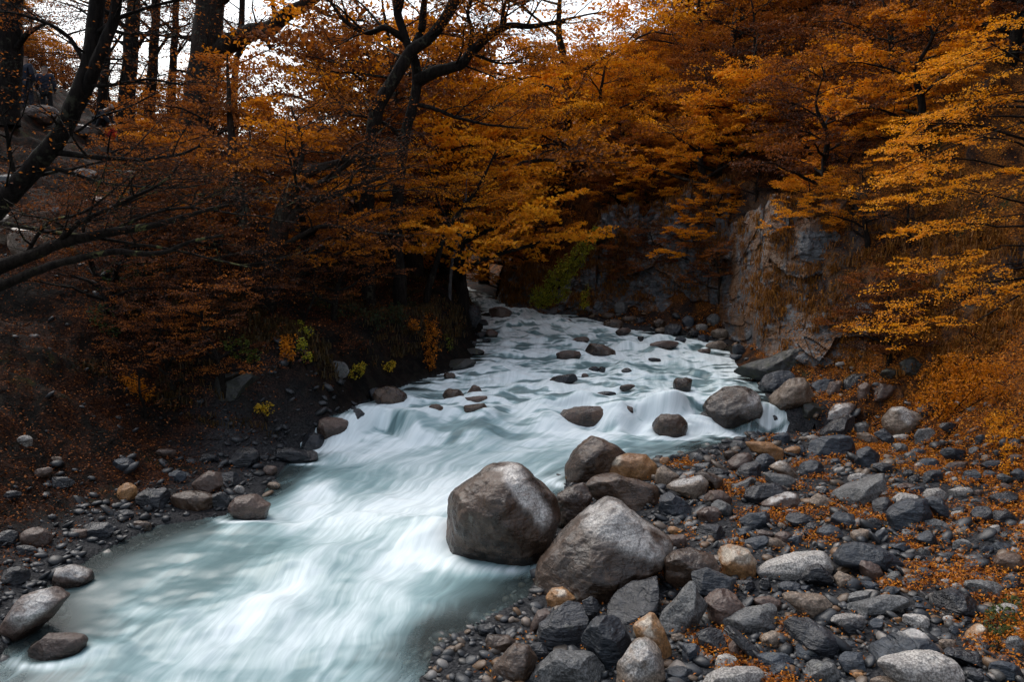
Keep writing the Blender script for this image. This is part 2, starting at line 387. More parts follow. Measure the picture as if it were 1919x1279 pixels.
def rock(code, pts, label=None, short=None, D=.8, cut=5, sd=0, patch=(), cat=None, name=None, k=2.3, sink=.25, ahead=None, mat=None):
    pts = np.array(pts, float); w = np.ptp(pts[:, 0]); h = np.ptp(pts[:, 1])
    q = np.vstack([pts, pts[:1]]); s = np.linspace(0, 1, 40, endpoint=False)[:, None]
    den = np.vstack([a + (b - a) * s for a, b in zip(q[:-1], q[1:])])
    c = np.array([(den[:, 0].max() + den[:, 0].min()) / 2, (den[:, 1].max() + den[:, 1].min()) / 2]); c = .5 * c + .5 * den.mean(0)
    kb = np.argmax(pts[:, 1]); low = pts[pts[:, 1] > pts[kb, 1] - .12 * h].mean(0)
    ct = hit(low[0], min(pts[kb, 1], 1310)) if ahead is None else P(low[0], pts[kb, 1], ahead)
    z0 = (ct - CAM) @ FW; mpp = z0 / F
    Dm = D * .5 * min(w, 1.6 * h) * mpp; zc = z0 + .55 * Dm; mpp = zc / F
    r = np.random.default_rng(int(c[0] * 31 + c[1] * 17 + sd))
    d = den - c; ex = d[:, 1] > .3 * h / 2
    d[ex, 1] += sink * h * ((d[ex, 1] - .15 * h) / (.35 * h))
    an = np.arctan2(-d[:, 1], d[:, 0]); ra = np.hypot(d[:, 0], d[:, 1]); o = np.argsort(an)
    g = np.linspace(-math.pi, math.pi, 181)[:-1]
    R = np.interp(g, an[o], ra[o], period=2 * math.pi)
    ker = np.exp(-.5 * (np.arange(-6, 7) / 1.1) ** 2); ker /= ker.sum()
    R = np.convolve(np.r_[R[-6:], R, R[:6]], ker, 'valid')
    sub = 7 if w > 150 else 6 if w > 60 else 5 if w > 26 else 4
    u, f = ico(sub)
    thv = np.arctan2(u[:, 2], u[:, 0]); Rv = np.interp(thv, g, R, period=2 * math.pi) * mpp
    pl = (1 - np.abs(u[:, 1]) ** k) ** (1 / k)
    lo = np.stack([np.cos(thv) * Rv * pl, u[:, 1] * Dm * (1 + .0 * pl), np.sin(thv) * Rv * pl], 1)
    size = min(w, 1.5 * h) * mpp
    hard = code in 'ksgm'
    for m in range(cut + 2 * hard):
        nn = unit(np.array([r.normal(), -abs(r.normal()) * 1.1 - .15, r.normal() * .8 + .35])); dd = lo @ nn; lim = dd.max() * (r.uniform(.60, .88) if hard else r.uniform(.72, .92))
        lo -= nn * (np.clip(dd - lim, 0, None) * (.95 if hard else .80))[:, None]
    se = int(r.integers(1e6))
    nm = unit(lo)
    rid = 1 - np.abs(fbm(lo / size * 2.1 + se % 97, 3, se))
    lo += nm * (size * (.055 * fbm(lo / size * 2.2 + se % 89, 4, se)[:, None] + .050 * (rid - .7)[:, None] + (.020 * fbm(lo / size * 8 + 5, 4, se + 3, .6))[:, None]))
    ax = np.stack([RT, FW, UP], 0)
    cen = CAM + FW * zc + RT * ((c[0] - CX) / F * zc) + UP * ((CY - c[1]) / F * zc)
    W = lo @ ax; base = np.array([cen[0], cen[1], (W[:, 2] + cen[2]).min()])
    pm = np.zeros(len(W))
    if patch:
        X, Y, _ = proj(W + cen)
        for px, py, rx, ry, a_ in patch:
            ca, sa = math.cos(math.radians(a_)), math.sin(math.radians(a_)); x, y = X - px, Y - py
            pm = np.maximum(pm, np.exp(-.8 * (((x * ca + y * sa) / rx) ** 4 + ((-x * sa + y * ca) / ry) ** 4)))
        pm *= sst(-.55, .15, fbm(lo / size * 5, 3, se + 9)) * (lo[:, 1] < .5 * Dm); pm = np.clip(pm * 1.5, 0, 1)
    wt = np.zeros(len(W))
    if XL(cen[1]) - .3 < cen[0] < XR(cen[1]) + .35:
        wt = 1 - sst(.04, .05 + .12 * min(1, size), W[:, 2] + cen[2] - float(WZ(np.clip(cen[0], XL(cen[1]), XR(cen[1])), cen[1])) + .05 * fbm(W / size * 4, 3, se + 4))
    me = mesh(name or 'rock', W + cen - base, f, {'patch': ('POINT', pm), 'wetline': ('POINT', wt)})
    nm_ = name or ('boulder' if w > 95 or size > .55 else 'rock' if w > 45 else 'cobble')
    ob = link(nm_, me, mat or M[code], None, base)
    ROCKS.append(dict(px=c[0], py=c[1], w=w, h=h, code=code, short=short, label=label, o=ob, cat=cat or nm_, pos=np.array([cen[0], cen[1], cen[2]]), r=size * .5))
    return ob
E = ell
# the landmarks first: outline traced, own distance, depth and facets
rock('b', [(923,870),(950,867),(975,868),(994,881),(1018,905),(1041,930),(1044,972),(1036,1000),(1015,1035),(992,1051),(940,1055),(890,1052),(845,1028),(830,999),(836,958),(849,925),(885,895)], 'huge brown boulder with a pale diagonal band standing in the stream', 'the huge pale-banded boulder', D=.95, cut=4, patch=[(985,925,62,18,55),(1010,960,26,12,60),(950,880,20,10,0)], sd=3)  # pale band is part dry stone, part sky glint painted into the colour
rock('b', [(1137,936),(1156,941),(1185,962),(1215,986),(1246,1005),(1253,1021),(1240,1043),(1197,1080),(1165,1108),(1137,1121),(1074,1111),(1019,1103),(1000,1089),(1012,1062),(1035,1035),(1060,1005),(1090,972)], 'huge peaked brown boulder with a pale mottled cap at the water edge', 'the huge peaked boulder', D=.95, cut=4, patch=[(1160,985,60,36,28),(1195,1015,52,24,22),(1120,960,18,14,0)], sd=5)
rock('b', [(1109,816),(1126,821),(1150,835),(1174,856),(1160,880),(1110,900),(1079,903),(1059,898),(1063,873),(1075,850),(1085,835)], 'pointed wet brown boulder behind the rusty orange one', 'the pointed wet boulder', cut=4, sd=2)
rock('o', [(1139,862),(1160,853),(1183,852),(1210,854),(1230,870),(1232,884),(1221,898),(1189,899),(1139,890)], 'smooth rusty orange boulder beside the pointed wet boulder', 'the rusty orange boulder', cut=2, patch=[(1150,862,14,10,0)])
rock('b', [(1098,909),(1115,895),(1156,889),(1183,898),(1241,917),(1238,936),(1205,955),(1169,950),(1123,938),(1101,925)], 'long flat dark brown boulder lying behind the huge peaked boulder', 'the long flat brown boulder', cut=3)
rock('b', [(1044,928),(1074,911),(1096,906),(1108,933),(1104,960),(1060,992),(1044,977)], 'rounded dark boulder wedged between the two huge brown boulders', None, cut=2)
rock('t', [(1231,881),(1243,872),(1273,892),(1265,905),(1238,912),(1227,902)], 'small tan boulder beside the rusty orange boulder', None)
rock('t', [(1246,916),(1259,905),(1313,893),(1328,905),(1319,927),(1304,935),(1278,925)], 'long brown and tan boulder lying behind the blue slate stones', 'the long brown and tan boulder', patch=[(1290,900,30,8,-8)])
rock('s', [(1236,930),(1255,924),(1278,935),(1304,955),(1300,968),(1259,967),(1234,957)], 'smooth blue slate boulder just behind the leaf drift by the peaked boulder', None, cut=3)
rock('b', [(1321,764),(1333,745),(1359,728),(1395,727),(1421,741),(1438,764),(1435,787),(1408,799),(1366,806),(1336,807),(1327,787)], 'big rounded glossy brown boulder at the edge of the upper pool', 'the big round glossy boulder', cut=4, patch=[(1412,762,16,22,30)], sd=1)
rock('k', [(1297,786),(1319,772),(1332,774),(1334,802),(1303,809)], 'black rock leaning on the big round glossy boulder', None)
rock('t', [(1441,748),(1462,728),(1483,711),(1505,710),(1524,741),(1520,754),(1486,760),(1468,765),(1447,763)], 'pale slanting boulder above the tiny side cascade', 'the slanting pale boulder', cut=4)
rock('t', [(1678,765),(1693,763),(1711,771),(1743,788),(1747,801),(1711,816),(1672,814),(1657,799),(1657,784),(1668,773)], 'big pale tan angular boulder with a grey top on the bar', 'the big pale angular boulder', cut=6, patch=[(1692,768,26,8,20),(1700,785,12,8,40)])
rock('s', [(1514,831),(1540,820),(1578,816),(1596,818),(1613,835),(1611,850),(1597,858),(1550,860),(1510,852)], 'wide flat grey slate slab in the middle of the bar', 'the wide grey slab', cut=5)
rock('t', [(1396,829),(1418,828),(1446,831),(1475,848),(1475,863),(1456,862),(1409,847)], 'flat tan orange slab sloping toward the pool', 'the flat tan orange slab', cut=3, mat=M['o'])
rock('w', [(1341,1041),(1352,1027),(1373,1022),(1404,1031),(1418,1052),(1413,1071),(1387,1085),(1359,1075)], 'round cream boulder with an orange belly', 'the round cream boulder', cut=4, mat=M['o'], patch=[(1378,1040,38,15,5)])
rock('w', [(1415,1073),(1434,1059),(1474,1045),(1511,1036),(1546,1034),(1565,1057),(1553,1075),(1509,1082),(1474,1089),(1441,1087)], 'long pale slab spotted with black pits', 'the long pale spotted slab', cut=4)
rock('b', [(1245,1050),(1266,1034),(1298,1031),(1338,1041),(1350,1066),(1298,1096),(1282,1104),(1247,1083)], 'dark brown boulder next to the round cream boulder', None, cut=4)
rock('k', [(1503,1083),(1516,1064),(1537,1059),(1565,1085),(1563,1104),(1532,1101),(1509,1094)], 'rounded black slate boulder before the pale spotted slab', None)
rock('t', [(1464,1118),(1478,1113),(1544,1116),(1560,1132),(1521,1156),(1504,1150)], 'flat tan diamond-shaped slab among dark stones', 'the flat tan diamond slab', cut=3)
rock('o', [(1319,1123),(1345,1105),(1371,1106),(1401,1141),(1380,1152),(1355,1166),(1350,1178),(1329,1157)], 'cracked rust and grey boulder beside the seamed grey slab', 'the cracked rust boulder', cut=6, mat=M['r'], patch=[])
rock('g', [(1352,1162),(1380,1148),(1427,1139),(1455,1134),(1471,1148),(1464,1174),(1439,1186),(1404,1186),(1357,1180)], 'long grey speckled granite block', 'the grey speckled block', cut=4)
rock('k', [(1464,1172),(1490,1162),(1521,1162),(1565,1188),(1572,1207),(1567,1225),(1532,1220),(1485,1199)], 'big smooth black boulder beside the grey speckled block', 'the big smooth black boulder', cut=5)
rock('k', [(1305,1190),(1329,1180),(1352,1183),(1364,1211),(1362,1230),(1341,1227),(1312,1211)], 'glossy black boulder in front of the seamed grey slab', None)
rock('k', [(1355,1181),(1371,1176),(1390,1186),(1427,1225),(1418,1243),(1390,1216),(1362,1190)], 'long black rock leaning over a red-brown stone', None)
rock('r', [(1365,1211),(1376,1199),(1387,1204),(1397,1230),(1380,1243),(1369,1234)], 'upright red-brown stone under the leaning black rock', None)
rock('g', [(1238,1153),(1270,1122),(1298,1092),(1310,1112),(1326,1139),(1287,1188),(1256,1190),(1236,1169)], 'long light grey slab split by a dark seam', 'the seamed grey slab', cut=4)
rock('s', [(1296,1076),(1326,1066),(1380,1090),(1392,1120),(1357,1106),(1329,1111),(1303,1108)], 'layered blue-grey slate between the seamed slab and the cream boulder', None)
rock('s', [(1133,1155),(1140,1139),(1160,1111),(1186,1095),(1236,1086),(1268,1102),(1273,1118),(1248,1143),(1199,1163),(1170,1166),(1142,1166)], 'broad flat-topped wet slate boulder below the huge peaked boulder', 'the broad wet slate boulder', cut=6, mat=M['k'])
rock('s', [(1085,1210),(1094,1187),(1119,1162),(1147,1157),(1176,1166),(1190,1189),(1188,1212),(1165,1241),(1140,1258),(1108,1232)], 'mottled blue slate boulder holding a leaf in its hollow', 'the mottled slate boulder', cut=7)
rock('k', [(1000,1189),(1007,1175),(1043,1148),(1066,1129),(1094,1132),(1104,1164),(1098,1182),(1080,1221),(1034,1223),(1002,1212)], 'big glossy black boulder touching the water near the amber cobble', 'the glossy black boulder', cut=8)
rock('k', [(1090,1128),(1108,1118),(1124,1126),(1126,1160),(1104,1172)], 'black rock tucked behind the glossy black boulder', None)
rock('o', [(1023,1120),(1034,1105),(1055,1102),(1085,1119),(1062,1131),(1037,1138),(1027,1134)], 'smooth amber boulder at the foot of the huge peaked boulder', 'the amber boulder', cut=1, patch=[(1050,1112,10,7,0)])
rock('r', [(988,1187),(1007,1148),(1025,1141),(1032,1150),(1002,1182)], 'brown rock edge showing behind the glossy black boulder', None)
rock('b', [(920,1256),(931,1240),(965,1212),(988,1214),(1009,1240),(993,1262),(975,1276),(924,1276)], 'pyramid-shaped wet brown boulder beside the grey dome', 'the wet brown pyramid', cut=5)
rock('b', [(908,1201),(915,1191),(952,1194),(968,1205),(945,1223),(910,1219)], 'low dark brown rock behind the wet brown pyramid', None)
rock('k', E(914,1183,46,24), 'black rock half sunk in the shallows', None)
rock('g', [(980,1290),(1007,1251),(1041,1221),(1078,1222),(1112,1230),(1133,1253),(1142,1295)], 'broad grey granite dome at the waterside', 'the grey granite dome', cut=3, mat=M['g'])
rock('w', [(1150,1290),(1160,1246),(1192,1203),(1222,1198),(1236,1210),(1247,1242),(1247,1262),(1229,1292)], 'tall pinkish cream granite boulder beside the mottled slate', 'the tall cream granite', cut=5, mat=M['t'], patch=[(1195,1235,30,34,-30)])
rock('o', [(1186,1178),(1218,1148),(1229,1150),(1245,1178),(1261,1219),(1250,1234),(1230,1234),(1199,1202)], 'wedge-shaped orange tan rock behind the tall cream granite', None, mat=M['o'], patch=[(1215,1175,20,16,40)])
rock('t', [(1563,1085),(1574,1072),(1607,1088),(1590,1100),(1567,1104)], 'sandy tan rock beside the rounded black slate boulder', None)
rock('s', [(1560,1043),(1579,1024),(1607,1017),(1649,1027),(1714,1059),(1710,1070),(1677,1064),(1595,1059),(1565,1057)], 'long curved dark slab like a resting log', 'the long curved dark slab', cut=3)
rock('r', [(1604,1057),(1616,1050),(1637,1052),(1657,1069),(1637,1087),(1616,1076)], 'red-brown boulder in front of the long curved dark slab', None)
rock('g', [(1565,1144),(1595,1134),(1630,1127),(1668,1117),(1700,1120),(1706,1139),(1663,1145),(1618,1157)], 'wavy light grey rock lying in leaf litter', 'the wavy light grey rock')
rock('k', [(1747,1123),(1763,1111),(1791,1106),(1838,1130),(1847,1157),(1812,1157),(1759,1148)], 'big angular black boulder among orange leaves', 'the angular black boulder', cut=6)
rock('o', [(1810,1197),(1817,1186),(1838,1171),(1855,1183),(1848,1202),(1815,1204)], 'bright orange tan wedge of stone in the leaves', 'the orange wedge stone', patch=[(1840,1178,10,6,0)])
rock('w', [(1679,1221),(1691,1207),(1724,1200),(1752,1202),(1742,1220),(1691,1233)], 'pinkish pale knobbly rock behind the big speckled cream boulder', None)
rock('s', [(1621,1232),(1653,1209),(1691,1188),(1724,1181),(1770,1188),(1752,1200),(1698,1202),(1677,1230),(1649,1253),(1623,1255)], 'arched slate rock bending around the pinkish pale rock', None, mat=M['s'], patch=[(1730,1188,40,8,5)])
rock('w', [(1646,1246),(1658,1235),(1700,1228),(1759,1225),(1791,1239),(1808,1260),(1803,1288),(1724,1280),(1663,1267)], 'big speckled cream granite boulder in the leaves', 'the speckled cream boulder', cut=3)
rock('k', [(1768,1225),(1780,1216),(1812,1221),(1852,1242),(1845,1255),(1805,1251)], 'black wedge of slate beside the speckled cream boulder', None)
rock('s', [(1712,1010),(1747,994),(1761,1006),(1756,1024),(1738,1028)], 'bent dark slate in front of the pale grey hump', None)
rock('g', [(1720,993),(1733,978),(1755,974),(1793,991),(1766,998)], 'pale grey hump of granite below the large dark boulder', None)
rock('k', [(1665,965),(1680,950),(1710,936),(1738,936),(1753,951),(1753,974),(1725,989),(1699,993),(1673,983)], 'large dark slate boulder propped on the bar', 'the large dark slate boulder', cut=5, mat=M['s'])
rock('s', [(1731,935),(1748,930),(1768,936),(1780,976),(1757,970)], 'leaning slate plate behind the large dark slate boulder', None)
rock('w', [(1674,935),(1688,925),(1721,929),(1706,940),(1676,952)], 'whitish granite rock behind the large dark slate boulder', None)
rock('w', [(1725,931),(1738,918),(1759,916),(1772,923),(1770,938)], 'whitish peaked granite rock next to the leaning slate plate', None)
rock('k', [(1635,940),(1644,931),(1665,933),(1674,953),(1665,970),(1643,974),(1637,957)], 'rough black rock beside the large dark slate boulder', None)
rock('g', [(1560,925),(1631,897),(1665,888),(1643,921),(1639,942),(1596,948),(1571,933)], 'light grey split slab pointing up the bar', 'the light split slab', cut=3)
rock('k', [(1603,865),(1609,846),(1626,837),(1648,854),(1648,869),(1622,882),(1605,875)], 'dark blue slate boulder in front of the wide grey slab', None, mat=M['s'])
rock('k', [(1538,811),(1559,794),(1593,776),(1610,785),(1602,800),(1563,822),(1546,822)], 'dark slanting slate block beside a tan boulder', 'the slanting slate block', mat=M['k'])
rock('t', [(1535,797),(1548,773),(1569,758),(1591,755),(1603,761),(1584,782),(1550,803)], 'smooth tan grey boulder next to the dark dripping ledge', 'the smooth tan grey boulder', cut=3, mat=M['r'], patch=[(1565,775,26,20,-40)])
rock('g', [(1601,795),(1616,792),(1631,797),(1627,814),(1604,818)], 'squarish grey rock behind the tan oval stone', None)
rock('t', [(1606,812),(1625,812),(1650,827),(1648,838),(1621,833),(1608,823)], 'tan oval stone on top of the dark slates', None)
rock('s', [(1638,814),(1659,803),(1681,831),(1674,837),(1651,825)], 'angular slate below the big pale angular boulder', None)
rock('g', [(1715,819),(1723,806),(1741,803),(1758,814),(1757,831),(1734,837),(1719,835)], 'round pale grey boulder beside the big pale angular boulder', 'the round pale grey boulder', cut=1)
rock('w', E(1690,821,34,14), 'smooth cream stone under the big pale angular boulder', None)
rock('s', [(1424,726),(1434,705),(1460,695),(1481,696),(1488,709),(1475,718),(1440,737)], 'blue slate boulder behind the slanting pale boulder', None, D=1.2)
rock('s', [(1520,718),(1535,713),(1565,711),(1561,728),(1529,739)], 'blue-grey slate rock behind the knobbly conglomerate', None)
rock('k', [(1582,714),(1606,699),(1625,699),(1627,713),(1603,730),(1582,728)], 'dark angular boulder above the two brown boulders', None)
rock('k', E(1672,702,40,24), 'dark rock in leaves below the mossy dark boulder', None, mat=M['m'])
rock('m', [(1687,681),(1708,668),(1728,671),(1725,694),(1710,703),(1689,696)], 'mossy dark boulder at the foot of the hillside', 'the mossy dark boulder')
rock('r', [(1606,746),(1610,724),(1623,716),(1633,724),(1625,748)], 'upright brown boulder beside a wider brown one', None)
rock('r', [(1625,746),(1646,718),(1663,720),(1685,728),(1670,741),(1642,750)], 'wide brown boulder half buried in orange leaves', 'the wide brown boulder')
rock('r', [(1546,741),(1558,716),(1574,714),(1582,743)], 'knobbly conglomerate rock like a heap of pebbles', None, cut=1, sd=4)
rock('m', [(1499,791),(1505,758),(1528,754),(1550,765),(1543,786),(1522,795)], 'dark dripping ledge rock over the side pool', 'the dark dripping ledge', cut=6, mat=M['m'])
rock('k', E(1454,783,20,11), 'small black rock in the tiny side cascade', None)
rock('k', E(1748,766,58,24,-6), 'black slate boulder behind the big pale angular boulder', None)
rock('m', [(1368,692),(1400,682),(1440,670),(1490,652),(1530,638),(1562,640),(1576,676),(1560,694),(1500,706),(1430,704)], 'black mossy ledge jutting into the stream below the sandstone face', 'the black mossy ledge', cut=9, D=.7)
rock('t', [(1384,883),(1366,878),(1362,867),(1383,852),(1400,848),(1411,854),(1405,871)], 'brown grey stone in front of the flat tan orange slab', None, mat=M['r'])
rock('b', E(1369,853,26,17), 'small brown stone at the pool margin', None)
rock('k', [(1378,888),(1390,874),(1418,864),(1428,873),(1424,890),(1396,901)], 'glossy dark slate leaning beside a cream-brown stone', None)
rock('s', E(1433,868,36,34), 'round slate boulder just below the flat tan orange slab', None)
rock('t', [(1441,876),(1463,863),(1478,867),(1493,890),(1491,903),(1482,901),(1461,890)], 'cream-brown egg-shaped stone on the slates', 'the cream-brown egg stone', cut=1, patch=[(1465,872,14,6,30)])
rock('s', [(1493,873),(1522,863),(1548,869),(1553,892),(1503,897)], 'rough blue-grey boulder in front of the wide grey slab', None)
rock('s', [(1394,921),(1424,908),(1461,906),(1482,921),(1446,931),(1424,948),(1396,944)], 'large ridged dark slate in front of the cream-brown egg stone', 'the ridged dark slate', cut=6, mat=M['k'])
rock('g', [(1371,914),(1409,895),(1424,895),(1418,908),(1396,923)], 'thin grey-green slab behind the ridged dark slate', None)
rock('r', E(1465,903,70,28,14), 'grey-brown plate under the cream-brown egg stone', None, mat=M['g'])
rock('r', [(1424,946),(1443,935),(1475,923),(1491,927),(1503,944),(1490,955),(1452,959)], 'smooth pinkish brown oblong boulder', 'the pinkish oblong boulder', cut=3, patch=[(1465,932,26,8,-15)])
rock('t', [(1515,942),(1533,925),(1565,942),(1563,952),(1533,953)], 'roof-shaped tan stone beside the pinkish oblong boulder', None)
rock('r', [(1317,936),(1328,921),(1356,920),(1371,935),(1371,950),(1353,948)], 'brown rock with leaves on its top behind a grey pebble', None)
rock('g', E(1354,954,42,26,20), 'smooth grey oval cobble before the leafy brown rock', None)
rock('r', [(1306,963),(1323,951),(1341,950),(1353,963),(1345,978),(1315,980)], 'purplish grey rounded stone beside the grey oval cobble', None)
rock('s', [(1383,976),(1405,963),(1437,961),(1456,968),(1437,983),(1400,991)], 'flat blue slate slab below the ridged dark slate', 'the flat blue slab', cut=3)
rock('b', [(1300,891),(1315,882),(1353,895),(1360,916),(1341,922),(1324,901)], 'dark brown plate behind the long brown and tan boulder', None)
rock('k', E(1348,888,46,20,12), 'black slate plate near the pool shingle', None)
rock('g', E(1318,875,52,13,-4), 'thin grey-green plate at the pool shingle', None)
for x in [('k',1656,877,46,18),('s',1743,871,36,24),('s',1790,853,52,24),('r',1795,875,46,18),('s',1862,872,52,17),('s',1824,893,38,23),('k',1880,936,56,26),('k',1885,972,56,30),('k',1840,966,38,32),('w',1794,965,24,13),('s',1803,958,36,14),('s',1803,984,36,13),('t',1851,837,18,12),('k',1782,801,46,17),('w',1722,876,16,15),('s',1723,849,32,15),('g',1685,842,34,22),('g',1706,857,28,17),('r',1690,869,32,11),('r',1700,914,32,15),('s',1717,921,34,15),('w',1605,896,34,15),('w',1803,922,50,17),
 ('s',1468,823,44,22),('s',1495,845,34,20),('o',1486,846,32,18),('o',1575,812,30,15),('s',1208,893,30,16),('o',1246,865,22,16),('t',1273,1197,32,15),('k',1008,1223,40,34),('s',1455,1243,76,34),('s',1470,1262,60,30),('g',1540,1263,68,42),('s',1295,1226,42,38),('s',1272,1266,66,28),('w',1371,1275,116,40),('w',1360,1243,42,28),('g',1617,1120,62,21),('w',1592,1163,72,22),('k',1595,1179,52,36),('g',1845,1108,72,38),('w',1719,1165,56,24),('t',1677,1282,100,26),('s',1840,1206,50,17),('g',1908,1211,42,36),('s',1890,1262,64,36),('b',1896,1057,56,36),('s',1600,1242,52,36),('t',1448,1020,48,22),('s',1490,1015,40,18),('k',1335,1000,60,30),('s',1420,1020,50,26),('k',1523,993,34,26),('s',1555,1000,44,28),('s',1585,978,54,30),('t',1613,1004,38,22),('s',1653,1004,26,22),('s',1691,1027,34,16),('g',1735,1033,34,14),('s',1780,1043,28,14),('g',1804,1024,36,24),('k',1840,1048,40,16),('s',1825,1066,52,18),('s',1733,1075,36,22),('t',1712,1086,36,14),('s',1711,1096,40,20),('g',1680,1087,34,28),('k',1500,975,60,22),('w',1485,960,26,9),('r',1437,1003,44,14),('s',1396,1000,46,16),('s',1480,1103,44,24),('s',1510,1106,26,16),('k',1398,1100,40,24),('k',1435,1096,26,24),('r',1440,1132,56,24),('g',1495,1150,34,12),('s',1520,1218,60,28),('t',1412,1242,28,18),('t',1267,905,20,12),('w',1430,1275,40,22),('k',1160,1095,30,14),('s',1197,1070,20,18),('r',1470,1010,36,26),('k',1385,1060,30,14)]:
    rock(x[0], E(*x[1:5], ang=((x[1] * 7) % 26) - 13))
# stones standing in the current
rock('b', [(1097,657),(1106,644),(1131,646),(1153,658),(1153,668),(1119,670),(1099,667)], 'dark brown oval boulder standing clear in midstream', 'the dark midstream oval', cut=2)
rock('r', [(871,744),(886,721),(898,725),(908,744)], 'peaked tan stone topping the little pile in midstream', None, mat=M['r'], ahead=None, sink=.1)
rock('t', [(867,746),(912,742),(915,750),(907,759),(867,759)], 'tan middle stone of the little pile in midstream', None, mat=M['r'], sink=.1)
rock('b', [(864,767),(870,761),(907,756),(915,764),(914,776),(895,780),(865,775)], 'dark wet bottom stone of the little midstream pile', 'the little midstream pile')
rock('b', E(1090,786,132,46,-4), 'broad brown boulder with water sheeting over it', 'the water-sheeted brown boulder', cut=1)
rock('b', E(1256,800,66,46,4), 'purplish brown boulder under a veil of falling water', None, cut=1)
rock('b', E(732,744,62,36,5), 'rounded dark brown boulder at the head of the side fall', 'the boulder at the side fall', cut=2)
rock('k', E(667,785,36,40,20), 'upright black rock between the small falls', None)
rock('b', E(626,803,60,40,0), 'grey-brown boulder with thin strands of water running off it', None, cut=1, mat=M['r'])
rock('k', E(588,829,58,32,-8), 'black wet rock at the foot of the bank beside the side fall', None)
rock('k', E(574,856,46,24), 'low black rocks edge where the bank meets the calm water', None)
for x in [('r',1066,666,50,18),('r',1088,638,34,13),('k',1056,712,62,20),('k',1112,693,20,12),('k',1128,693,14,12),('r',1096,705,14,10),('k',1174,697,20,14),('b',1280,719,36,24),('r',1175,726,28,10),('k',1137,740,36,13),('k',1227,675,24,8),('r',1176,770,20,18),('b',1061,604,26,13),('b',1149,609,40,19),('r',1168,621,30,11),('r',1244,647,58,16),('k',1201,634,12,9),('t',1344,649,44,19),('r',1319,660,28,13),('t',1350,626,32,19),('w',1315,614,24,13),('g',1338,600,28,21),('s',1318,635,24,14),('b',1235,607,26,18),('t',1240,620,26,11),('k',1262,618,32,22),('g',1165,578,30,24),('s',1290,603,24,22),('s',1385,656,26,20),('s',1380,669,28,9),('b',1140,592,26,12),('b',1180,598,30,12),('k',1200,600,24,14),('s',1275,637,22,12),('k',1300,625,20,13),('r',1366,610,26,16),
 ('k',702,739,24,22),('b',850,743,40,26),('b',817,769,34,22),('b',843,706,24,14),('k',880,591,46,40),('r',937,586,44,24),('r',921,626,24,16),('k',900,628,26,12),('k',912,638,18,8),('k',886,643,14,8),('m',862,684,62,24),('m',886,660,52,15),('k',905,604,26,12),('k',1290,719,12,8)]:
    rock(x[0], E(*x[1:5], ang=((x[1] * 7) % 16) - 8), cut=2 if x[3] < 40 else 4)
# stones of the leafy beach and the wooded slope
rock('r', [(361,908),(376,893),(390,884),(414,886),(416,910),(406,926),(373,920)], 'blocky brown-grey boulder on the leafy beach', 'the blocky beach boulder', cut=5)
rock('r', [(422,957),(442,932),(479,928),(507,947),(499,969),(467,975)], 'smooth brown boulder with a short dark crack half in the water', 'the cracked waterline boulder', cut=1)
rock('t', [(98,1068),(135,1060),(170,1072),(172,1088),(150,1102),(104,1098)], 'pale tan boulder washed by the current below the leafy beach', 'the washed tan boulder', cut=4, mat=M['r'], patch=[(130,1072,30,12,10)])
rock('t', [(2,1184),(30,1140),(49,1115),(93,1103),(124,1121),(90,1158),(40,1194)], 'big smooth tan boulder at the stream margin under drifting water', 'the big margin boulder', cut=3, mat=M['r'], patch=[(60,1140,40,20,-40)])
rock('r', E(110,1212,108,46,-6), 'long brown rock almost drowned in the stream', None, cut=3)
for x in [('b',362,938,86,36),('k',290,936,64,42),('o',238,922,36,32),('w',46,827,28,22),('t',105,862,24,11),('k',460,859,54,40),('k',545,856,92,30),('r',507,882,26,19),('w',448,918,20,15),('t',513,911,26,14),('k',181,996,64,32),('r',65,1009,58,36),('k',45,1033,44,20),('k',430,898,40,26),('s',333,893,34,20),('k',410,940,40,30),('r',150,1000,30,16),('k',30,1080,50,34),('k',15,1010,40,30),('k',110,905,60,20),('r',80,885,36,16),('k',20,930,40,20),('s',230,870,50,22),('r',310,850,36,20),('k',390,860,40,18),('k',232,965,36,18),('b',265,985,40,16)]:
    rock(x[0], E(*x[1:5], ang=((x[1] * 7) % 20) - 10))
rock('t', E(45,449,64,52,10), 'split tan boulder on the wooded slope beyond the mossy bough', 'the split tan boulder', cut=6)
rock('t', E(2,426,40,66), 'tan boulder at the end of the mossy bough', None)
rock('g', E(378,424,84,40,4), 'wide pale grey boulder on the wooded slope', 'the wide pale slope boulder', mat=M['g'])
for x in [('r',158,328,54,22),('g',106,392,26,16),('r',185,386,70,32),('r',150,243,44,20),('r',72,214,84,34),('g',330,384,46,18),('r',270,395,50,22),('g',20,338,60,24),('g',240,282,40,16),('r',230,330,60,22),('g',628,692,50,26),('m',440,722,100,48),('r',300,372,40,18)]:
    rock(x[0], E(*x[1:5], ang=((x[1] * 7) % 20) - 10), mat=M['r'] if x[0] == 'r' else None)
# loose cobbles between the traced stones
tries = 0; cob = 0
while cob < 180 and tries < 8000:
    tries += 1
    if cob < 146: px, py = rng.uniform(1000, 1915), rng.uniform(820, 1275)
    else: px, py = rng.uniform(0, 520), rng.uniform(850, 1040)
    wpx = rng.uniform(18, 46) * np.interp(py, [800, 1280], [.7, 1.25])
    if any(abs(px - r['px']) < (wpx + r['w']) * .46 and abs(py - r['py']) < (wpx * .6 + r['h']) * .46 for r in ROCKS): continue
    q = hit(px, py); l_, r_, f_ = zones(q[0], q[1])
    if max(l_, r_) < .08 or f_ > .6: continue
    rock(rng.choice(list('kkksssggrrttowww')), E(px, py, wpx, wpx * rng.uniform(.42, .72), rng.uniform(-20, 20)), cut=3)
    cob += 1
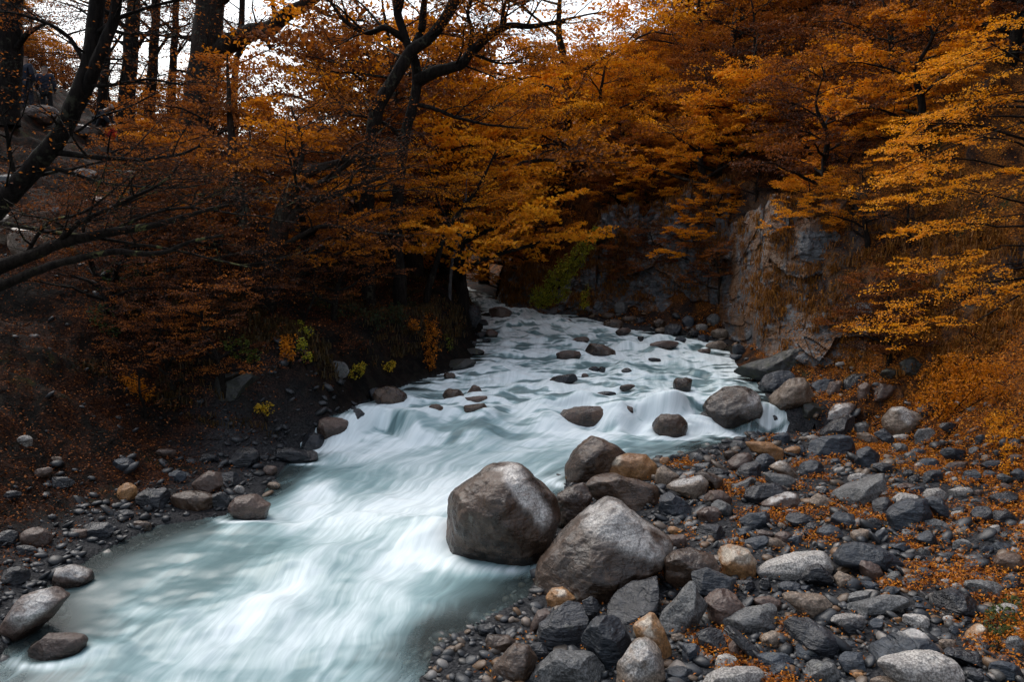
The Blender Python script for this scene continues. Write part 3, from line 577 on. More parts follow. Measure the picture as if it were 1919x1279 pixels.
# labels for the stones that have none of their own: look first, then the landmark next to them
LM = [r for r in ROCKS if r['short']]
used = {r['label'] for r in ROCKS if r['label']}
SH = lambda r: ('flat' if r['w'] > 2.0 * r['h'] else 'oblong' if r['w'] > 1.45 * r['h'] else 'round' if r['w'] < 1.15 * r['h'] else 'blunt')
def rel(r, m):
    dx, dy = r['px'] - m['px'], (r['py'] - m['py']) * 1.5
    side = 1 if m['px'] > 700 else -1
    if abs(dx) > abs(dy): return 'on the hill side of' if dx * side > 0 else 'on the stream side of'
    return 'in front of' if dy > 0 else 'behind'
for r in ROCKS:
    if r['label']: continue
    sz = 'small' if r['w'] < 24 else 'fist-sized' if r['w'] < 34 else 'mid-sized' if r['w'] < 60 else 'large'
    near = sorted(LM, key=lambda m: np.hypot(m['px'] - r['px'], 1.5 * (m['py'] - r['py'])))[:5]
    d0 = f"{sz} {SH(r)} {CODE[r['code']]} {r['cat']}"
    c = [f"{d0} {rel(r, near[0])} {near[0]['short']}"]
    c += [f"{d0} between {a['short']} and {b['short']}" for a, b in ((near[0], near[1]), (near[0], near[2]), (near[1], near[2]))]
    c += [f"{d0} {rel(r, m)} {m['short']}" for m in near[1:]]
    c += [f"{d0} farther {rel(r, m)} {m['short']}" for m in near]
    c = [q for q in c if len(q.split()) <= 16]
    r['label'] = next((q for q in c if q not in used), c[0]); used.add(r['label'])
def zone(r):
    q = r['o'].location
    if q.x > float(XR(q.y)) - .15: return 'stones of the gravel bar'
    if q.x < float(XL(q.y)) + .15: return 'stones of the leafy bank'
    return 'stones standing in the stream'
for r in ROCKS: tag(r['o'], r['label'], r['cat'], zone(r))

# ------------------------------------------------------------------ pebbles (nobody could count them)
def screen_scatter(n, r0, r1, a0, a1):
    r = r0 * (r1 / r0) ** rng.random(n); a = np.radians(rng.uniform(a0, a1, n))
    return r * np.sin(a), r * np.cos(a)
def pebble_mat():
    t = NT('pebble_mix'); f = t.attr('tint'); co = t.co(); n = t.noise(co, 60, 3)
    c = t.ramp(f, [(0, (.008, .010, .013)), (.3, (.022, .026, .032)), (.58, (.048, .052, .058)), (.72, (.09, .085, .078)), (.82, (.13, .09, .06)), (.92, (.18, .095, .04)), (.98, (.23, .215, .20))])
    c = t.mix(.35, c, t.mix(t.maprange(n, .4, .6), (.01, .01, .012), (.2, .19, .18)), 'OVERLAY')
    return t.surf(t.pbr(c, .5, t.bump(n, .3, .01), .5))
x, y = screen_scatter(19000, 4.6, 24, -46, 46)
dl_, dr_, df_ = zones(x, y); nn = n2(x, y, 1.1, 3, 77)
ok = ((dr_ > -.35) & (rng.random(len(x)) < np.clip(1.15 - .8 * sst(-2.2, .6, df_ + 1.2 * nn), .12, 1)) & (df_ < 1.0)) | ((dl_ > -.3) & (y < 13.5) & (rng.random(len(x)) < 1.1 - sst(.1, 1.7, dl_ + nn)))
x, y = x[ok], y[ok]; n = len(x); z = H(x, y)
s = np.clip(np.exp(rng.normal(-3.55, .48, n)), .012, .085) * np.interp(np.hypot(x, y), [5, 20], [.85, 1.5])
v0, f0 = ico(2)
sq = np.stack([s * rng.uniform(.8, 1.5, n), s * rng.uniform(.7, 1.2, n), s * rng.uniform(.4, .8, n)], -1)
an = rng.uniform(0, 6.28, n)
v = v0[None] * sq[:, None] * (1 + .09 * rng.standard_normal((n, len(v0), 1)))
v = np.stack([v[..., 0] * np.cos(an)[:, None] - v[..., 1] * np.sin(an)[:, None], v[..., 0] * np.sin(an)[:, None] + v[..., 1] * np.cos(an)[:, None], v[..., 2]], -1)
tl = rng.normal(0, .4, n); v[..., 2] += v[..., 0] * tl[:, None]
v += np.stack([x, y, z + .25 * s], -1)[:, None]
fc = (f0[None] + (np.arange(n) * len(v0))[:, None, None]).reshape(-1, 3)
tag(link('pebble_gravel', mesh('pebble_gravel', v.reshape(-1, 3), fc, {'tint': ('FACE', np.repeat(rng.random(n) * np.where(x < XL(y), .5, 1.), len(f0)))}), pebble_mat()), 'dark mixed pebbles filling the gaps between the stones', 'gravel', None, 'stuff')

# ------------------------------------------------------------------ the stream
FOAM = [(760,850,120,26,-8,.6),(880,905,130,34,-12,.75),(1010,828,90,26,-22,.5),(1190,818,135,9,4,.8),(1215,786,90,22,10,.4),(1120,800,60,16,8,.5),(700,985,110,46,-25,.5),(745,1062,75,22,-30,.85),(835,1030,60,16,-8,.8),(560,1112,150,34,-22,.55),(300,1152,110,13,8,.45),(650,1175,140,40,-25,.5),(480,1235,200,30,-28,.5),(700,945,130,36,-12,.6),(585,925,60,34,-60,.6),(430,1190,130,26,-30,.5),(820,955,70,60,-40,.5),
 (1000,599,120,6,0,.8),(960,640,90,8,0,.8),(1010,700,130,10,4,.5),(1285,672,110,7,3,.9),(1345,692,60,14,-10,.7),(940,758,90,12,8,.6),(1050,738,150,7,3,.7),(1210,735,150,6,2,.7),(1060,655,70,6,0,.8),(830,700,80,6,-5,.7),(770,770,70,10,0,.7),(900,785,60,12,0,.7),(690,760,60,5,-10,.6),(1080,622,80,6,0,.7),(970,668,70,7,-5,.7),(1000,722,90,6,0,.5),(660,812,60,16,0,.7),(1300,805,30,22,0,.5),(1456,790,14,8,0,.5),(640,845,60,12,0,.6),(930,700,60,10,0,.5),(1230,760,90,6,0,.4),(920,610,50,6,0,.6),
 (920,1100,110,56,0,-1.2),(1340,838,90,14,0,-.9),(250,1040,150,40,-25,-1.2),(560,880,60,26,-20,-.6),(480,1000,90,26,-30,-.3),(1250,692,70,8,0,-.5),(1010,688,90,6,0,-.4),(120,1160,120,60,-40,-1.2),(860,1210,70,60,0,-1.2),(640,1085,60,22,-20,-.35),(800,735,70,10,0,-.4),(900,810,70,20,-30,-.45),(1180,755,80,8,0,-.4),(1290,715,60,8,0,-.4),(950,728,60,6,0,-.5),(840,815,60,14,-20,-.4),(420,1075,120,34,-25,-.5),(1420,740,30,30,0,-.5),(700,725,80,8,-15,-.4)]
HUMP = [(1090,776,.75,.16),(1256,792,.5,.20),(912,700,.6,.10),(843,700,.3,.08),(640,805,.55,.10),(1105,865,.4,-.05),(1010,655,.5,.1),(1180,650,.3,.12),(980,612,.5,.12),(1050,612,.4,.1),(980,760,.5,.1),(760,800,.5,.12),(905,830,.5,.14),(690,800,.4,.12),(1000,800,.6,.12),(720,1010,.6,.12),(600,1060,.7,.10),(560,960,.4,-.14),(620,1010,.5,-.10),(800,1010,.4,.12),(430,1160,.6,.08)]
def water_mat():
    t = NT('glacial_water'); uv = t.n('ShaderNodeTexCoord').outputs['UV']
    fo = t.attr('foam'); de = t.attr('depth'); fl = t.attr('fall')
    wob = t.n('ShaderNodeTexNoise', Vector=uv, Scale=.42, Detail=3).outputs['Color']
    uw = t.n('ShaderNodeVectorMath', _operation='MULTIPLY_ADD', i0=wob, i1=(.75, .5, 0), i2=uv).outputs[0]
    def st(sx, sy, det, ro=.55): return t.noise(t.n('ShaderNodeMapping', Vector=uw, Scale=(sx, sy, 1)).outputs[0], 1., det, ro, .25)
    ch = t.noise(t.n('ShaderNodeMapping', Vector=uw, Scale=(4.2, 3.0, 1)).outputs[0], 1., 6, .65, .7); a0 = st(1.0, .42, 3); a = t.n('ShaderNodeMix', _data_type='FLOAT', i0=fl, i2=a0, i3=t.math('ADD', t.math('MULTIPLY', a0, .45), t.math('MULTIPLY', ch, .55))).outputs[0]; b = st(4.6, .62, 4, .6); c = st(17, 1.3, 3, .6)
    s = t.math('ADD', t.math('MULTIPLY', a, .50), t.math('ADD', t.math('MULTIPLY', b, .28), t.math('MULTIPLY', c, .22)))
    v = t.math('ADD', s, t.math('MULTIPLY', fo, .25))
    foam = t.maprange(v, .49, .76)
    d_ = st(8.5, .7, 5, .65); foam = t.math('MULTIPLY', foam, t.math('MULTIPLY_ADD', t.maprange(t.math('ADD', t.math('MULTIPLY', c, .5), t.math('MULTIPLY', d_, .5)), .36, .60), .34, .68))
    mid = t.maprange(v, .36, .58)
    deep = t.mix(de, (.045, .062, .062), (.10, .175, .188))
    col = t.mix(mid, deep, (.225, .345, .362))
    col = t.mix(foam, col, (.73, .805, .825))
    ro = t.maprange(foam, 0, 1, .36, .6, False)
    h = t.math('ADD', t.math('MULTIPLY', s, .8), t.math('MULTIPLY', st(9, 3, 3), .25))
    p = t.pbr(col, ro, t.bump(h, .32, .05), .35)
    tr = t.n('ShaderNodeBsdfTransparent', Color=(.80, .90, .90, 1)).outputs[0]
    k = t.math('MULTIPLY', t.maprange(de, 0, .55, .62, 0), t.math('SUBTRACT', 1., foam), clamp=True)
    return t.surf(t.n('ShaderNodeMixShader', i0=k, i1=p, i2=tr).outputs[0])
ys = np.concatenate([np.linspace(2.5, 16, 520), np.linspace(16.04, 30, 330), np.linspace(30.2, 60, 60)]); nu = 300
tu = np.linspace(0, 1, nu)
def gs(a):
    k = np.linspace(-1.6, 1.6, 33); return (a(ys[:, None] + k) * np.exp(-k * k)).sum(1) / np.exp(-k * k).sum()
xl, xr = gs(XL) - 1.3, gs(XR) + 1.3
wx = xl[:, None] + (xr - xl)[:, None] * tu; wy = np.repeat(ys[:, None], nu, 1)
zl_, zr_, _ = zones(wx, wy); ins = np.minimum(-zl_, -zr_)
foam = np.zeros_like(wx); hump = np.zeros_like(wx)
wz = WZ(np.clip(wx, XL(wy), XR(wy)), wy) - .12 * sst(0, .5, -ins)
ppx, ppy, _ = proj(np.stack([wx, wy, wz], -1).reshape(-1, 3)); ppx = ppx.reshape(wx.shape); ppy = ppy.reshape(wx.shape)
for cx, cy, rx, ry, an, s in FOAM:      # patches of white water, laid on the water plane
    c = hitw(cx, cy); ca, sa = math.cos(math.radians(an)), math.sin(math.radians(an))
    e1 = hitw(cx + rx * ca, cy + rx * sa)[:2] - c[:2]; e2 = hitw(cx - ry * sa, cy + ry * ca)[:2] - c[:2]
    D = e1[0] * e2[1] - e1[1] * e2[0]
    qx, qy = wx - c[0], wy - c[1]
    aa = (qx * e2[1] - qy * e2[0]) / D; bb = (e1[0] * qy - e1[1] * qx) / D
    foam += s * np.exp(-.9 * (aa * aa + bb * bb))
for cx, cy, r, h in HUMP:
    c = hitw(cx, cy)
    hump += h * np.exp(-(((wx - c[0]) / r) ** 2 + ((wy - c[1]) / (r * .8)) ** 2))
um = (tu[None] - .5) * np.interp(ys, [3, 30], [5, 6])[:, None]; vm = np.repeat(ys[:, None], nu, 1)
wv = .065 * fbm(np.stack([um * .9, vm * 1.05, um * 0], -1), 3, 61) + .06 * fbm(np.stack([um * 2.2, vm * 2.6, um * 0], -1), 3, 62) + .02 * fbm(np.stack([um * 6, vm * 3.2, um * 0], -1), 2, 63)
up_ = sst(11, 14, wy)
em = sst(-.05, .7, ins)
calm = np.clip(1 + np.minimum(foam, 0) * .6, .25, 1)
wz = wz + em * calm * (wv * (1 + .9 * up_) + hump + up_ * .045 * (1 - np.abs(fbm(np.stack([um * 1.7, vm * 3.1, um * 0], -1), 3, 69)) * 2.2))
fm = sst(.25, .9, np.gradient(wz, axis=0) / np.gradient(ys)[:, None]); wz = wz - fm * em * .045 * np.abs(fbm(np.stack([um * 4.5, vm * .4, um * 0], -1), 3, 71)); foam += fm * (1.6 * fbm(np.stack([um * 8, vm * .5, um * 0], -1), 3, 72) - .25)
foam += .5 * sst(.0, .12, wv) * calm * (.4 + .6 * up_) + up_ * (1.6 * sst(-.2, .6, 1 - np.abs(fbm(np.stack([um * 1.7, vm * 3.1, um * 0], -1), 4, 69, .6)) * 3.2 + .35 * fbm(np.stack([um * 5, vm * 7, um * 0], -1), 3, 68)) - .9)
g = np.gradient(wz, axis=0) / np.gradient(ys)[:, None]
foam += np.clip(-g * 0 + .5 * sst(.25, .9, g), 0, 1)
for r in ROCKS:                         # water piles up before each stone and breaks white behind it
    if zone(r) != 'stones standing in the stream' and r['short'] not in ('the huge pale-banded boulder', 'the pointed wet boulder', 'the big round glossy boulder'): continue
    q = r['o'].location; R = max(r['w'] * .5 * r['pos'][1] / F, .08)
    e = np.hypot((wx - r['pos'][0]) / (R * 1.15), (wy - r['pos'][1]) / (R * .9)); dn = sst(.6, -1., (wy - r['pos'][1]) / R)
    foam += np.exp(-((e - 1.15) / .35) ** 2) * (.2 + .6 * dn); wz = wz + em * R * .16 * np.exp(-((e - 1.05) / .4) ** 2) * (1 - .4 * dn)
    tail = np.exp(-((wx - r['pos'][0]) / (R * .9)) ** 2) * sst(0, -.5 * R, wy - r['pos'][1] + R * .5) * np.exp(np.clip(wy - r['pos'][1] + R, None, 0) / (2.2 * R)); foam += .4 * tail
depth = np.clip(sst(0, 1.1, ins + .25 * fbm(np.stack([um, vm, um * 0], -1), 3, 66)), 0, 1)
i = np.arange(len(ys) - 1)[:, None] * nu; j = np.arange(nu - 1)[None]
wf = np.stack([i + j, i + j + 1, i + j + 1 + nu, i + j + nu], -1).reshape(-1, 4)
wm = mesh('stream_water', np.stack([wx, wy, wz], -1).reshape(-1, 3), wf, {'foam': ('POINT', np.clip(foam, -1.5, 1.6).ravel()), 'depth': ('POINT', depth.ravel()), 'fall': ('POINT', (up_ * .9).ravel())}, uv=np.stack([um, vm], -1).reshape(-1, 2))
tag(link('stream_water', wm, water_mat()), 'milky teal stream rushing white over boulders', None, None, 'structure')

# ------------------------------------------------------------------ cliffs
def cliff_mat(name, tanamt):
    t = NT(name); co = t.co()
    b = t.noise(co, 4, 6, .68, .6); c = t.noise(co, 1.1, 4, .6, .5); e = t.noise(co, 26, 4, .7)
    st = t.noise(t.n('ShaderNodeMapping', Vector=co, Rotation=(.1, .45, 0), Scale=(1.2, 1.2, 7)).outputs[0], 1.6, 6, .7, .8)
    grey = t.ramp(t.math('ADD', t.math('MULTIPLY', st, .5), t.math('MULTIPLY', b, .5)), [(.32, (.014, .015, .018)), (.48, (.065, .070, .078)), (.66, (.19, .20, .215))])
    tan = t.ramp(t.math('ADD', t.math('MULTIPLY', st, .5), t.math('MULTIPLY', b, .5)), [(.30, (.035, .019, .012)), (.46, (.13, .074, .043)), (.68, (.235, .155, .10))])
    col = t.mix(t.maprange(c, .60 - tanamt, .68 - tanamt), grey, tan)
    m = t.mix(t.maprange(e, .4, .62), (.03, .014, .006), (.20, .075, .014))
    col = t.mix(t.math('MULTIPLY', t.maprange(t.noise(co, 1.9, 5, .7), .46, .53), t.maprange(t.noise(co, 11, 4, .6), .40, .50)), col, m)
    h = t.math('ADD', t.math('MULTIPLY', b, .5), t.math('ADD', t.math('MULTIPLY', st, .9), t.math('MULTIPLY', e, .2)))
    return t.surf(t.pbr(col, .6, t.bump(h, .9, .08), .45))
CLV = []
def cell(p, s):
    i = np.floor(p).astype(np.int64); return _h(i[..., 0], i[..., 1], i[..., 2], s) - .5
def cliff(name, label, ft, tp, mat, back=1.2, seed=0, out=.15, y0=None):
    n, m = 260, 170
    f3 = np.array([hit(*p) if len(p) == 2 else P(*p) for p in ft]); t3 = np.array([P(a[0], a[1], f3[i][1] + (a[2] if len(a) > 2 else back)) for i, a in enumerate(tp)])
    u = np.linspace(0, len(ft) - 1, n); k = np.arange(len(ft))
    Fq = np.stack([np.interp(u, k, f3[:, c]) for c in range(3)], -1); Tq = np.stack([np.interp(u, k, t3[:, c]) for c in range(3)], -1)
    Tq[:, 2] += .42 * fbm(np.stack([u * 2.6, u * 0 + seed, u * 0], -1), 4, seed) + .35 * voro(np.stack([u * 3.1, u * 0 + .3, u * 0 + seed], -1), seed)
    v = np.linspace(-.30, 1.45, m)
    vv = np.clip(v, 0, 1.0)[None, :, None]
    X = Fq[:, None] + (Tq - Fq)[:, None] * vv; X[..., 2] += np.clip(v, None, 0)[None] * 2.5
    ov = np.clip(v - 1, 0, None)[None]
    X[..., 1] += ov * 5; X[..., 2] -= ov * 2.6
    q = X * np.array([1, .6, 1.]) + seed
    w = q + .35 * fbm(q * .8, 3, seed)[..., None]
    tilt = w @ np.array([[.9, 0, .35], [0, 1, 0], [-.35, 0, .9]])
    d = .50 * fbm(q * .55, 3, seed + 2) + .22 * voro(tilt * [.9, .8, 1.2], seed) + .11 * voro(tilt * [2.4, 2., 4.2], seed + 1) + .05 * voro(tilt * [6, 4., 9.], seed + 2) + .06 * fbm(q * 4, 5, seed + 5, .6)
    edge = (np.minimum(u, len(ft) - 1 - u) / .42)[:, None]
    X[..., 1] -= d + out - 2.2 * (1 - np.sqrt(np.clip(edge, 0, 1))); X[..., 0] -= .4 * d
    nz = unit(np.cross(np.gradient(X, axis=0), np.gradient(X, axis=1)))[..., 2]; nz = np.where(nz.mean() < 0, -nz, nz)
    ok = ((nz > .25) & (fbm(X * 1.3, 3, 55) > -.05) | (fbm(X * .9, 3, 56) > .30)) & (v[None] > .12) & (v[None] < 1.2); CLV.append(X[ok & (rng.random(ok.shape) < .10)])
    i = np.arange(n - 1)[:, None] * m; j = np.arange(m - 1)[None]
    fa = np.stack([i + j, i + m + j, i + m + j + 1, i + j + 1], -1).reshape(-1, 4)
    return tag(link(name, mesh(name, X.reshape(-1, 3), fa, smooth=False), mat), label, None, None, 'structure')
CG, CT, CD = cliff_mat('grey_cliff_rock', -.04), cliff_mat('sandstone_cliff', .11), cliff_mat('dark_cliff_rock', -.2)
cliff('cliff', 'blue-grey rock wall behind the shingle upstream', [(1085, 588), (1150, 582), (1210, 592), (1290, 580), (1400, 585)], [(1110, 425), (1165, 390), (1230, 385), (1310, 355), (1405, 330)], CG, 1.0, 11)
cliff('cliff', 'tan sandstone face with a dark base beside the black mossy ledge', [(1388, 650), (1430, 672), (1490, 668), (1560, 645), (1660, 640)], [(1395, 400), (1440, 385), (1520, 360), (1610, 350), (1700, 430)], CT, 1.3, 23)
cliff('cliff', 'dark wet rock wall where the stream bends out of sight', [(925, 577), (985, 580), (1040, 586), (1100, 590), (1130, 585)], [(945, 520), (1000, 490), (1060, 500), (1100, 455), (1130, 460)], CD, 1.0, 37)

# ------------------------------------------------------------------ leaves, trees
def leaf_quads(c, nrm, s, tint, asp=.55):
    n = len(c); a = unit(np.cross(nrm, rng.standard_normal((n, 3)))); b = np.cross(nrm, a)
    s = np.broadcast_to(s, n)[:, None]
    fold = nrm * s * .22
    v = np.stack([c - a * s, c + b * s * asp + fold, c + a * s, c - b * s * asp + fold], 1).reshape(-1, 3)
    return v, np.arange(n * 4).reshape(-1, 4), tint
def up_normals(n, j):
    return unit(np.array([0, 0, 1.]) + j * rng.standard_normal((n, 3)))
def sprays(bl, bw, o, d, Ln, W, per, size, tint0, twig=.004, flat=.5, nt=5):
    o = np.asarray(o, float); n = len(o)
    if n == 0: return
    d = unit(d); side = unit(np.cross(np.array([0, 0, 1.]), d) + 1e-6); upv = np.cross(d, side)
    if bw is not None:
        tip = o + d * Ln[:, None] + np.array([0, 0, -.06]) * Ln[:, None]
        mid = o + d * Ln[:, None] * .5 + upv * Ln[:, None] * .03
        sticks(bw, o, mid, twig, twig * .7); sticks(bw, mid, tip, twig * .7, twig * .3)
        for k in range(nt):
            sk = (k + .4) / nt; sg = 1 if k % 2 else -1
            p = o + d * (Ln * sk)[:, None]; wl = W * Ln * (1 - .55 * sk)
            sticks(bw, p, p + d * (wl * .7)[:, None] + side * (sg * wl)[:, None], twig * .5, twig * .2)
    if per <= 0: return
    N = n * per; r = np.repeat(np.arange(n), per)
    k = rng.integers(0, 2 * nt, N); sk = (k // 2 + .4 + .25 * rng.standard_normal(N)) / nt; sg = np.where(k % 2, 1, -1)
    t = rng.random(N) ** .8; wl = W * Ln[r] * (1 - .55 * sk)
    p = o[r] + d[r] * (sk * Ln[r] + t * wl * .7)[:, None] + side[r] * (sg * t * wl + .05 * Ln[r] * rng.standard_normal(N))[:, None]
    p += upv[r] * (.035 * Ln[r] * rng.standard_normal(N) - .08 * Ln[r] * t)[:, None]
    nr_ = unit(upv[r] * 1.0 + flat * rng.standard_normal((N, 3)))
    ti = np.clip(tint0[r] + .17 * rng.standard_normal(N), 0, 1)
    bl.add(*leaf_quads(p, nr_, size * rng.uniform(.65, 1.3, N), ti))
def grow(bw, bl, limbs, nsec=5, sl=1.0, nsp=4, spl=.55, per=40, size=.022, tint=.5, tsd=.23, f0=.25, upw=.34, rmin=.006, W=.55, flat=.5, hor=1.0):
    for pts, rad in limbs:
        n = len(pts); tan = unit(np.gradient(pts, axis=0)); Ls = np.linalg.norm(np.diff(pts, axis=0), axis=1).sum()
        for q in range(nsec):
            f = f0 + (1 - f0) * (q + rng.random()) / nsec; i = min(int(f * (n - 1)), n - 2)
            p0 = pts[i] + (pts[i + 1] - pts[i]) * (f * (n - 1) - i); t = tan[i]
            a = rng.uniform(.5, 1.35) * (1 if q % 2 else -1)
            if abs(t[2]) > .75: hd = rng.uniform(0, 6.283); hv = np.array([math.cos(hd), math.sin(hd), 0])
            else:
                h0 = math.atan2(t[1], t[0]) + a; hv = np.array([math.cos(h0), math.sin(h0), 0])
            dv = unit(hv * hor + [0, 0, upw * rng.normal(1, .8)])
            l = sl * rng.uniform(.55, 1.25) * (1.15 - .5 * f)
            line = smooth_line(np.array([p0, p0 + dv * l * .45 + [0, 0, .04 * l], p0 + dv * l + [0, 0, rng.normal(.06, .08) * l]]), 7, .05 * l, int(rng.integers(999)))
            r0 = max(rmin, min(rad[i] * .5, .02 * l + .004)); tube(bw, line, np.linspace(r0, r0 * .3, 7), 5)
            ls = unit(np.gradient(line, axis=0)); o, d, Ln = [], [], []
            for s in range(nsp):
                g = .3 + .7 * (s + .5 * rng.random()) / max(nsp - 1, 1); g = min(g, 1); k = min(int(g * 6), 5)
                hh = math.atan2(ls[k][1], ls[k][0]) + (rng.uniform(.35, .95) * (1 if s % 2 else -1) if g < .97 else rng.normal(0, .2))
                o.append(line[k] + (line[k + 1] - line[k]) * (g * 6 - k)); d.append([math.cos(hh), math.sin(hh), rng.normal(.14, .30)]); Ln.append(spl * rng.uniform(.6, 1.3))
            sprays(bl, bw, np.array(o), np.array(d), np.array(Ln), W, per, size, np.full(nsp, np.clip(tint + tsd * rng.standard_normal(), .05, .95)) + .06 * rng.standard_normal(nsp), max(.0025, r0 * .35), flat)
def tree_obj(name, base, bw, bl, bark, leaf, label, cat='tree', group=None):
    e = tag(link(name, None, None, None, base), label, cat, group)
    if bw.n:
        v, f, _ = bw.get(); link('trunk', mesh('trunk', v - base, f), bark, e)
    if bl.n:
        v, f, t = bl.get(); link('crown', mesh('crown', v - base, f, {'tint': ('FACE', t)}, smooth=False), leaf, e)
    return e
def limb_from(pts, r0, r1, n=None, wob=.03):
    q = np.array([P(*p) for p in pts]); n = n or max(8, 5 * len(q))
    ln = smooth_line(q, n, wob, int(rng.integers(999))); return ln, np.linspace(r0, r1, n) ** 1.0
def hero(name, label, trunks, limbs, bark, leaf, sec=None, limbkw=None, side=10, group=None):
    bw, bl = Bag(), Bag(); T = [limb_from(*t) for t in trunks]; Lm = [limb_from(*t) for t in limbs]
    for p, r in T: tube(bw, p, r, side, int(rng.integers(99)), .22)
    for p, r in Lm: tube(bw, p, r, 8, int(rng.integers(99)), .18)
    if sec: grow(bw, bl, T, **sec)
    if limbkw: grow(bw, bl, Lm, **limbkw)
    b = T[0][0][0].copy(); return tree_obj(name, b, bw, bl, B[bark], L[leaf], label, 'tree', group)
def base_pt(px, py, y):                  # ground point under a sight column at depth y
    q = P(px, py, y); return [q[0], q[1], float(H(np.array([q[0]]), np.array([q[1]]))[0]) - .1]
def root(px, y):                         # the pixel row at which column px meets the ground at depth y
    x = P(px, 480, y)[0]; z = float(H(np.array([x]), np.array([y]))[0]) - .15
    return (px, float(proj([x, y, z])[1]), y)

# leaning dark tree at the near corner
hero('leaning_beech', 'dark leaning beech with two stems close to the mossy bough',
     [([(-150, 610, 8.6), (-60, 450, 8.4), (20, 370, 8.3), (70, 310, 8.2), (120, 240, 8.1), (152, 165, 8.0), (168, 90, 8.0), (178, 10, 8.0), (196, -120, 8.0), (205, -260, 8)], .125, .06)],
     [([(128, 228, 8.1), (160, 175, 8.0), (192, 100, 7.9), (212, 30, 7.9), (222, -60, 7.8), (240, -200, 7.8)], .07, .035),
      ([(95, 285, 8.2), (170, 295, 8.0), (260, 302, 7.9), (330, 292, 7.8), (375, 272, 7.7)], .035, .010),
      ([(152, 158, 8), (200, 162, 7.9), (280, 152, 7.8), (345, 160, 7.7)], .022, .008),
      ([(140, 250, 8.1), (190, 218, 8), (250, 198, 7.9), (300, 172, 7.8)], .014, .005),
      ([(70, 320, 8.2), (110, 318, 8), (200, 345, 7.9), (320, 352, 7.8), (420, 335, 7.7)], .022, .006),
      ([(30, 365, 8.3), (20, 300, 8.3), (10, 230, 8.2), (-20, 160, 8.2)], .03, .01),
      ([(160, 120, 8), (120, 60, 8), (60, 30, 7.9), (-20, 20, 7.9)], .025, .008),
      ([(170, 70, 8), (230, 30, 7.9), (300, 10, 7.8), (380, -20, 7.8)], .025, .008)],
     'dark', 'rust', dict(nsec=9, sl=.9, nsp=4, spl=.4, per=6, size=.017, tint=.55, f0=.3, rmin=.005), dict(nsec=9, sl=.8, nsp=5, spl=.36, per=7, size=.017, tint=.55, rmin=.004, f0=.2))
# low mossy bough with hanging bare branches
hero('overhanging_beech', 'low mossy beech bough reaching over the leafy beach',
     [([(-260, 640, 7.4), (-120, 560, 7.2), (-20, 512, 7.1), (60, 480, 7.0), (110, 455, 7.0), (180, 438, 6.9), (250, 428, 6.8), (330, 412, 6.8), (430, 388, 6.7)], .10, .012),
      ([(-120, 580, 7.2), (-20, 545, 7.0), (60, 508, 6.9), (130, 486, 6.8), (200, 470, 6.8), (290, 474, 6.7), (350, 452, 6.6), (420, 440, 6.6)], .055, .010)],
     [([(110, 455, 7), (150, 415, 6.9), (230, 375, 6.9), (300, 340, 6.8), (340, 300, 6.8)], .03, .008),
      ([(0, 418, 7.2), (80, 432, 7.1), (150, 440, 7), (260, 455, 6.9), (380, 480, 6.8), (470, 500, 6.7)], .022, .006),
      ([(40, 492, 7), (90, 420, 7), (160, 395, 6.9), (240, 330, 6.9)], .02, .006),
      ([(200, 436, 6.9), (290, 400, 6.8), (360, 390, 6.8), (470, 405, 6.7), (560, 420, 6.6)], .016, .004)],
     'moss', 'rust', None, dict(nsec=12, sl=.75, nsp=5, spl=.34, per=6, size=.016, tint=.55, rmin=.004, f0=.12, hor=1.2))
def bare(name, label, lines, bark='grey', cat='branch', n=None):
    bw = Bag()
    for pts, r0, r1 in lines:
        p, r = limb_from(pts, r0, r1, None, .015); tube(bw, p, r, 6, 3, .15)
    v, f, _ = bw.get(); b = v[np.argmin(v[:, 2])].astype(float)
    return tag(link(name, mesh(name, v - b, f), B[bark]), label, cat)
bare('hanging_branch', 'bare grey forked branch hanging straight down from the mossy bough',
     [([(140, 484, 6.8), (143, 550, 6.7), (151, 612, 6.6), (180, 650, 6.5), (210, 676, 6.5), (250, 700, 6.4), (300, 716, 6.4), (340, 740, 6.4)], .018, .004), ([(150, 612, 6.6), (120, 645, 6.6), (60, 682, 6.6), (0, 705, 6.6), (-40, 715, 6.6)], .013, .005),
      ([(118, 645, 6.6), (126, 680, 6.5), (131, 692, 6.5)], .008, .003), ([(186, 655, 6.5), (184, 672, 6.4), (165, 682, 6.4), (148, 690, 6.4)], .007, .002), ([(184, 672, 6.4), (196, 690, 6.4), (202, 704, 6.4)], .006, .002)])
bare('hanging_branch', 'long bare branch sagging from the mossy bough past the hollow trunk',
     [([(180, 505, 6.8), (222, 528, 6.7), (260, 552, 6.6), (330, 582, 6.5), (400, 608, 6.4), (460, 596, 6.4), (505, 580, 6.4), (540, 570, 6.4)], .016, .004), ([(220, 532, 6.7), (245, 575, 6.6), (278, 632, 6.5), (310, 656, 6.5), (345, 660, 6.4), (400, 680, 6.4)], .014, .003),
      ([(278, 626, 6.5), (300, 636, 6.4), (330, 655, 6.4)], .007, .002), ([(340, 584, 6.5), (370, 586, 6.4), (392, 600, 6.4)], .006, .002)])
